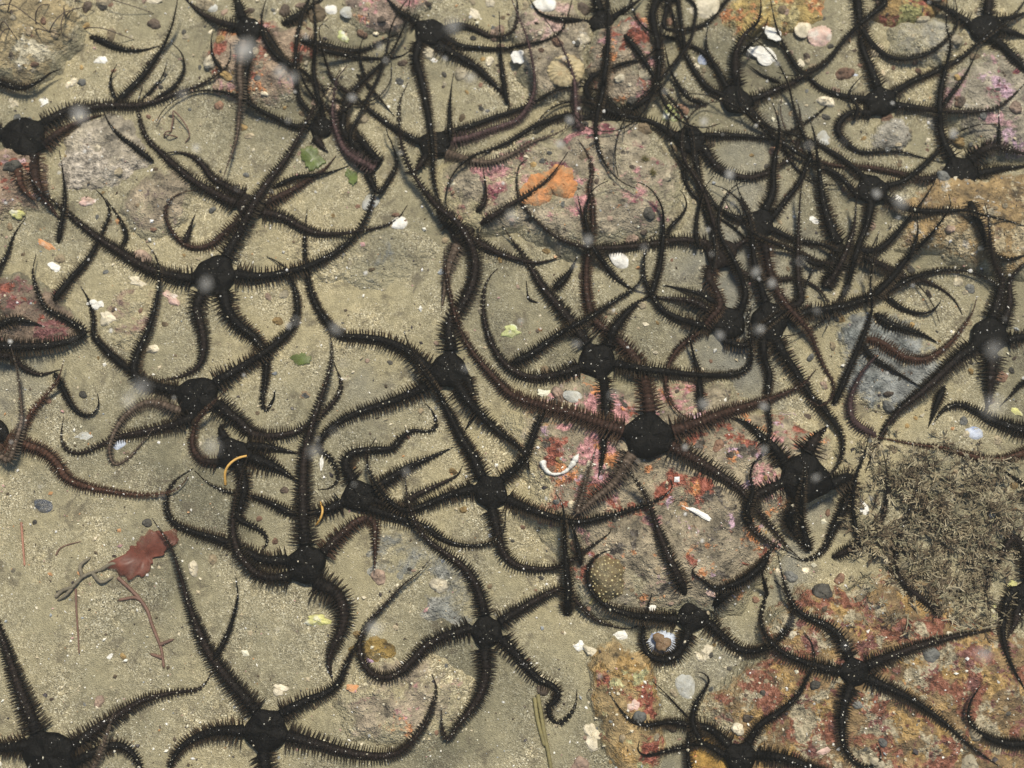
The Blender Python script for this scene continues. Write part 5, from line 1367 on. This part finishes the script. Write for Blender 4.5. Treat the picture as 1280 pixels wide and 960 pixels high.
# ---------------------------------------------------------------- grit on the bed, silt flecks on the stars, specks in the water
OCT = np.array([[1, 0, 0], [-1, 0, 0], [0, 1, 0], [0, -1, 0], [0, 0, 1], [0, 0, -1]], float)
OT = np.array([[0, 2, 4], [2, 1, 4], [1, 3, 4], [3, 0, 4], [2, 0, 5], [1, 2, 5], [3, 1, 5], [0, 3, 5]])
def crumbs(P, size, colr, aspect=.6):
    n_ = len(P)
    A = rng.normal(0, 1, (n_, 3, 3))
    Qm, _ = np.linalg.qr(A)
    sc = size[:, None] * rng.uniform(aspect, 1.2, (n_, 3)) * np.array([1, 1, .6])
    V = np.einsum('vk,nkj->nvj', OCT, Qm * sc[:, :, None]) * rng.uniform(.8, 1.2, (n_, 6, 1)) + P[:, None]
    T_ = (OT[None] + np.arange(n_)[:, None, None] * 6).reshape(-1, 3)
    return V.reshape(-1, 3), [T_], np.repeat(colr, 6, 0)
n_ = 20000
px, py = rng.uniform(-60, 1340, n_), rng.uniform(-60, 1020, n_)
dens = .5 + .5 * wob(px, py, 95, 4) + .25 * wob(px, py, 33, 2)
ok = rng.random(n_) < np.clip(.35 + .75 * dens, .12, 1)
px, py = px[ok], py[ok]; n_ = len(px)
pal = np.array([(.78, .75, .66), (.82, .80, .76), (.62, .55, .40), (.50, .42, .28), (.10, .075, .05), (.06, .05, .05), (.48, .26, .12), (.50, .30, .28), (.33, .35, .36), (.70, .66, .50)])
cl = pal[rng.choice(len(pal), n_, p=[.18, .09, .19, .15, .13, .08, .04, .03, .05, .06])]
sz = np.clip(rng.lognormal(-.08, .58, n_), .45, 4.6) * S
P = gpt(px, py); P[:, 2] += sz * .15
V, P_, tn = crumbs(P, sz, cl)
tag(mesh('shell_grit', V, P_, M_GRIT, tint=tn, smooth=False), 'loose pale and dark shell grit strewn over the sand', 'shell grit', kind='stuff')
fp = np.array([f[0] for f in FLECK]); fr = np.array([f[1] for f in FLECK])
keep = rng.random(len(fp)) < np.where(fr > 0, .7, .9)
fp, fr = fp[keep], fr[keep]
ang = rng.uniform(-1.0, 1.0, len(fp)); az = rng.uniform(0, 6.28, len(fp))
fp = fp + np.stack([np.cos(az) * np.sin(ang) * fr, np.sin(az) * np.sin(ang) * fr, np.cos(ang) * fr * .88], 1)
sz = np.clip(rng.lognormal(-.55, .5, len(fp)), .25, 2.2) * S
V, P_, tn = crumbs(fp, sz, pal[rng.choice([0, 1, 2, 9], len(fp))] * rng.uniform(.6, 1.05, (len(fp), 1)))
tag(mesh('silt_flecks', V, P_, M_GRIT, tint=tn, smooth=False), 'tiny pale silt flecks caught on the brittle stars', 'silt', kind='stuff')
# drifting specks: photo position, apparent radius, distance from the lens as a share of the way down
SNOW = [(305,62,13,.42),(175,485,10,.45),(264,558,9,.45),(99,143,9,.45),(475,58,6,.6),(257,355,8,.5),(1243,437,9,.45),(1242,507,11,.42),(583,460,5,.6),(948,412,5,.55),
        (900,419,5,.6),(965,354,5,.6),(945,340,6,.6),(393,564,7,.5),(468,786,7,.5),(1230,818,7,.5),(1096,242,5,.6),(1192,167,6,.65),(350,90,7,.5),(365,97,7,.5),(720,430,5,.6),
        (440,122,5,.6),(1126,252,8,.5),(640,270,6,.5),(735,300,5,.55),(805,310,4,.6),(718,332,4,.6),(800,362,4,.6),(420,410,6,.5),(508,590,4,.6),(160,500,7,.5),(955,562,4,.6),
        (1020,597,4,.6),(880,505,5,.55),(955,508,4,.6),(1021,388,4,.6),(912,218,6,.6),(880,152,5,.6),(566,32,9,.45),(588,97,6,.55),(700,180,5,.6),(712,150,5,.6),(245,185,5,.6),(228,118,6,.5)]
sn = [(x_, y_, r_, t) for x_, y_, r_, t in SNOW]
for _ in range(170):
    sn.append((rng.uniform(-40, 1320), rng.uniform(-40, 1000) * rng.uniform(.5, 1), rng.uniform(.6, 2.4) ** 1.2, rng.uniform(.45, .93)))
parts = []
for k, (x_, y_, r_, t) in enumerate(sn):
    g = G(x_, y_)
    p = CAM + (g - CAM) * t
    R_ = r_ * S * t
    V, P_ = warp_plate(4, 12 if r_ > 3 else 7, lambda th: 1 + .15 * np.sin(2 * th + k) + .1 * np.sin(3 * th + 2 * k),
                       lambda rho, th: (np.sqrt(np.clip(1.0 - rho ** 2, 0, 1)), -np.sqrt(np.clip(1.0 - rho ** 2, 0, 1))))
    parts.append((V * R_ * np.array([1, 1, .8]) + p, P_))
V, P_ = cat_(*parts)
m_, n, l, b = newmat('marine_snow')
b.inputs['Base Color'].default_value = (.72, .70, .66, 1)
b.inputs['Roughness'].default_value = .9
tr = n.new('ShaderNodeBsdfTransparent'); mx = n.new('ShaderNodeMixShader'); mx.inputs[0].default_value = .24
l.new(tr.outputs[0], mx.inputs[1]); l.new(b.outputs[0], mx.inputs[2]); l.new(mx.outputs[0], n['Material Output'].inputs['Surface'])
al = n.new('ShaderNodeAttribute'); al.attribute_name = 'tint'
l.new(al.outputs['Fac'], mx.inputs[0])
tn = np.concatenate([np.full((len(V_), 3), rng.uniform(.10, .38) if k < 44 else rng.uniform(.2, .7)) for k, (V_, _) in enumerate(parts)])
tag(mesh('marine_snow', V, P_, m_, tint=tn), 'pale translucent specks drifting in the water', 'marine snow', kind='stuff')

# ---------------------------------------------------------------- the slightly cloudy water
bx0, bx1, by0, by1, bz0, bz1 = -2.6, 2.6, -2.6, 2.6, -1.03, CAM[2] + .03
V = np.array([[x, y, z] for x in (bx0, bx1) for y in (by0, by1) for z in (bz0, bz1)])
o = mesh('haze', V, [np.array([[0, 1, 3, 2], [4, 6, 7, 5], [0, 4, 5, 1], [2, 3, 7, 6], [0, 2, 6, 4], [1, 5, 7, 3]])], smooth=False)
tag(o, 'faintly cloudy sea water around the brittle stars', 'water', kind='stuff')
m_ = bpy.data.materials.new('cloudy_water'); m_.use_nodes = True
n = m_.node_tree.nodes; l = m_.node_tree.links
n.remove(n['Principled BSDF'])
pv = n.new('ShaderNodeVolumePrincipled')
pv.inputs['Color'].default_value = (.88, .90, .82, 1)
pv.inputs['Density'].default_value = .10
pv.inputs['Anisotropy'].default_value = .2
l.new(pv.outputs[0], n['Material Output'].inputs['Volume'])
o.data.materials.append(m_)
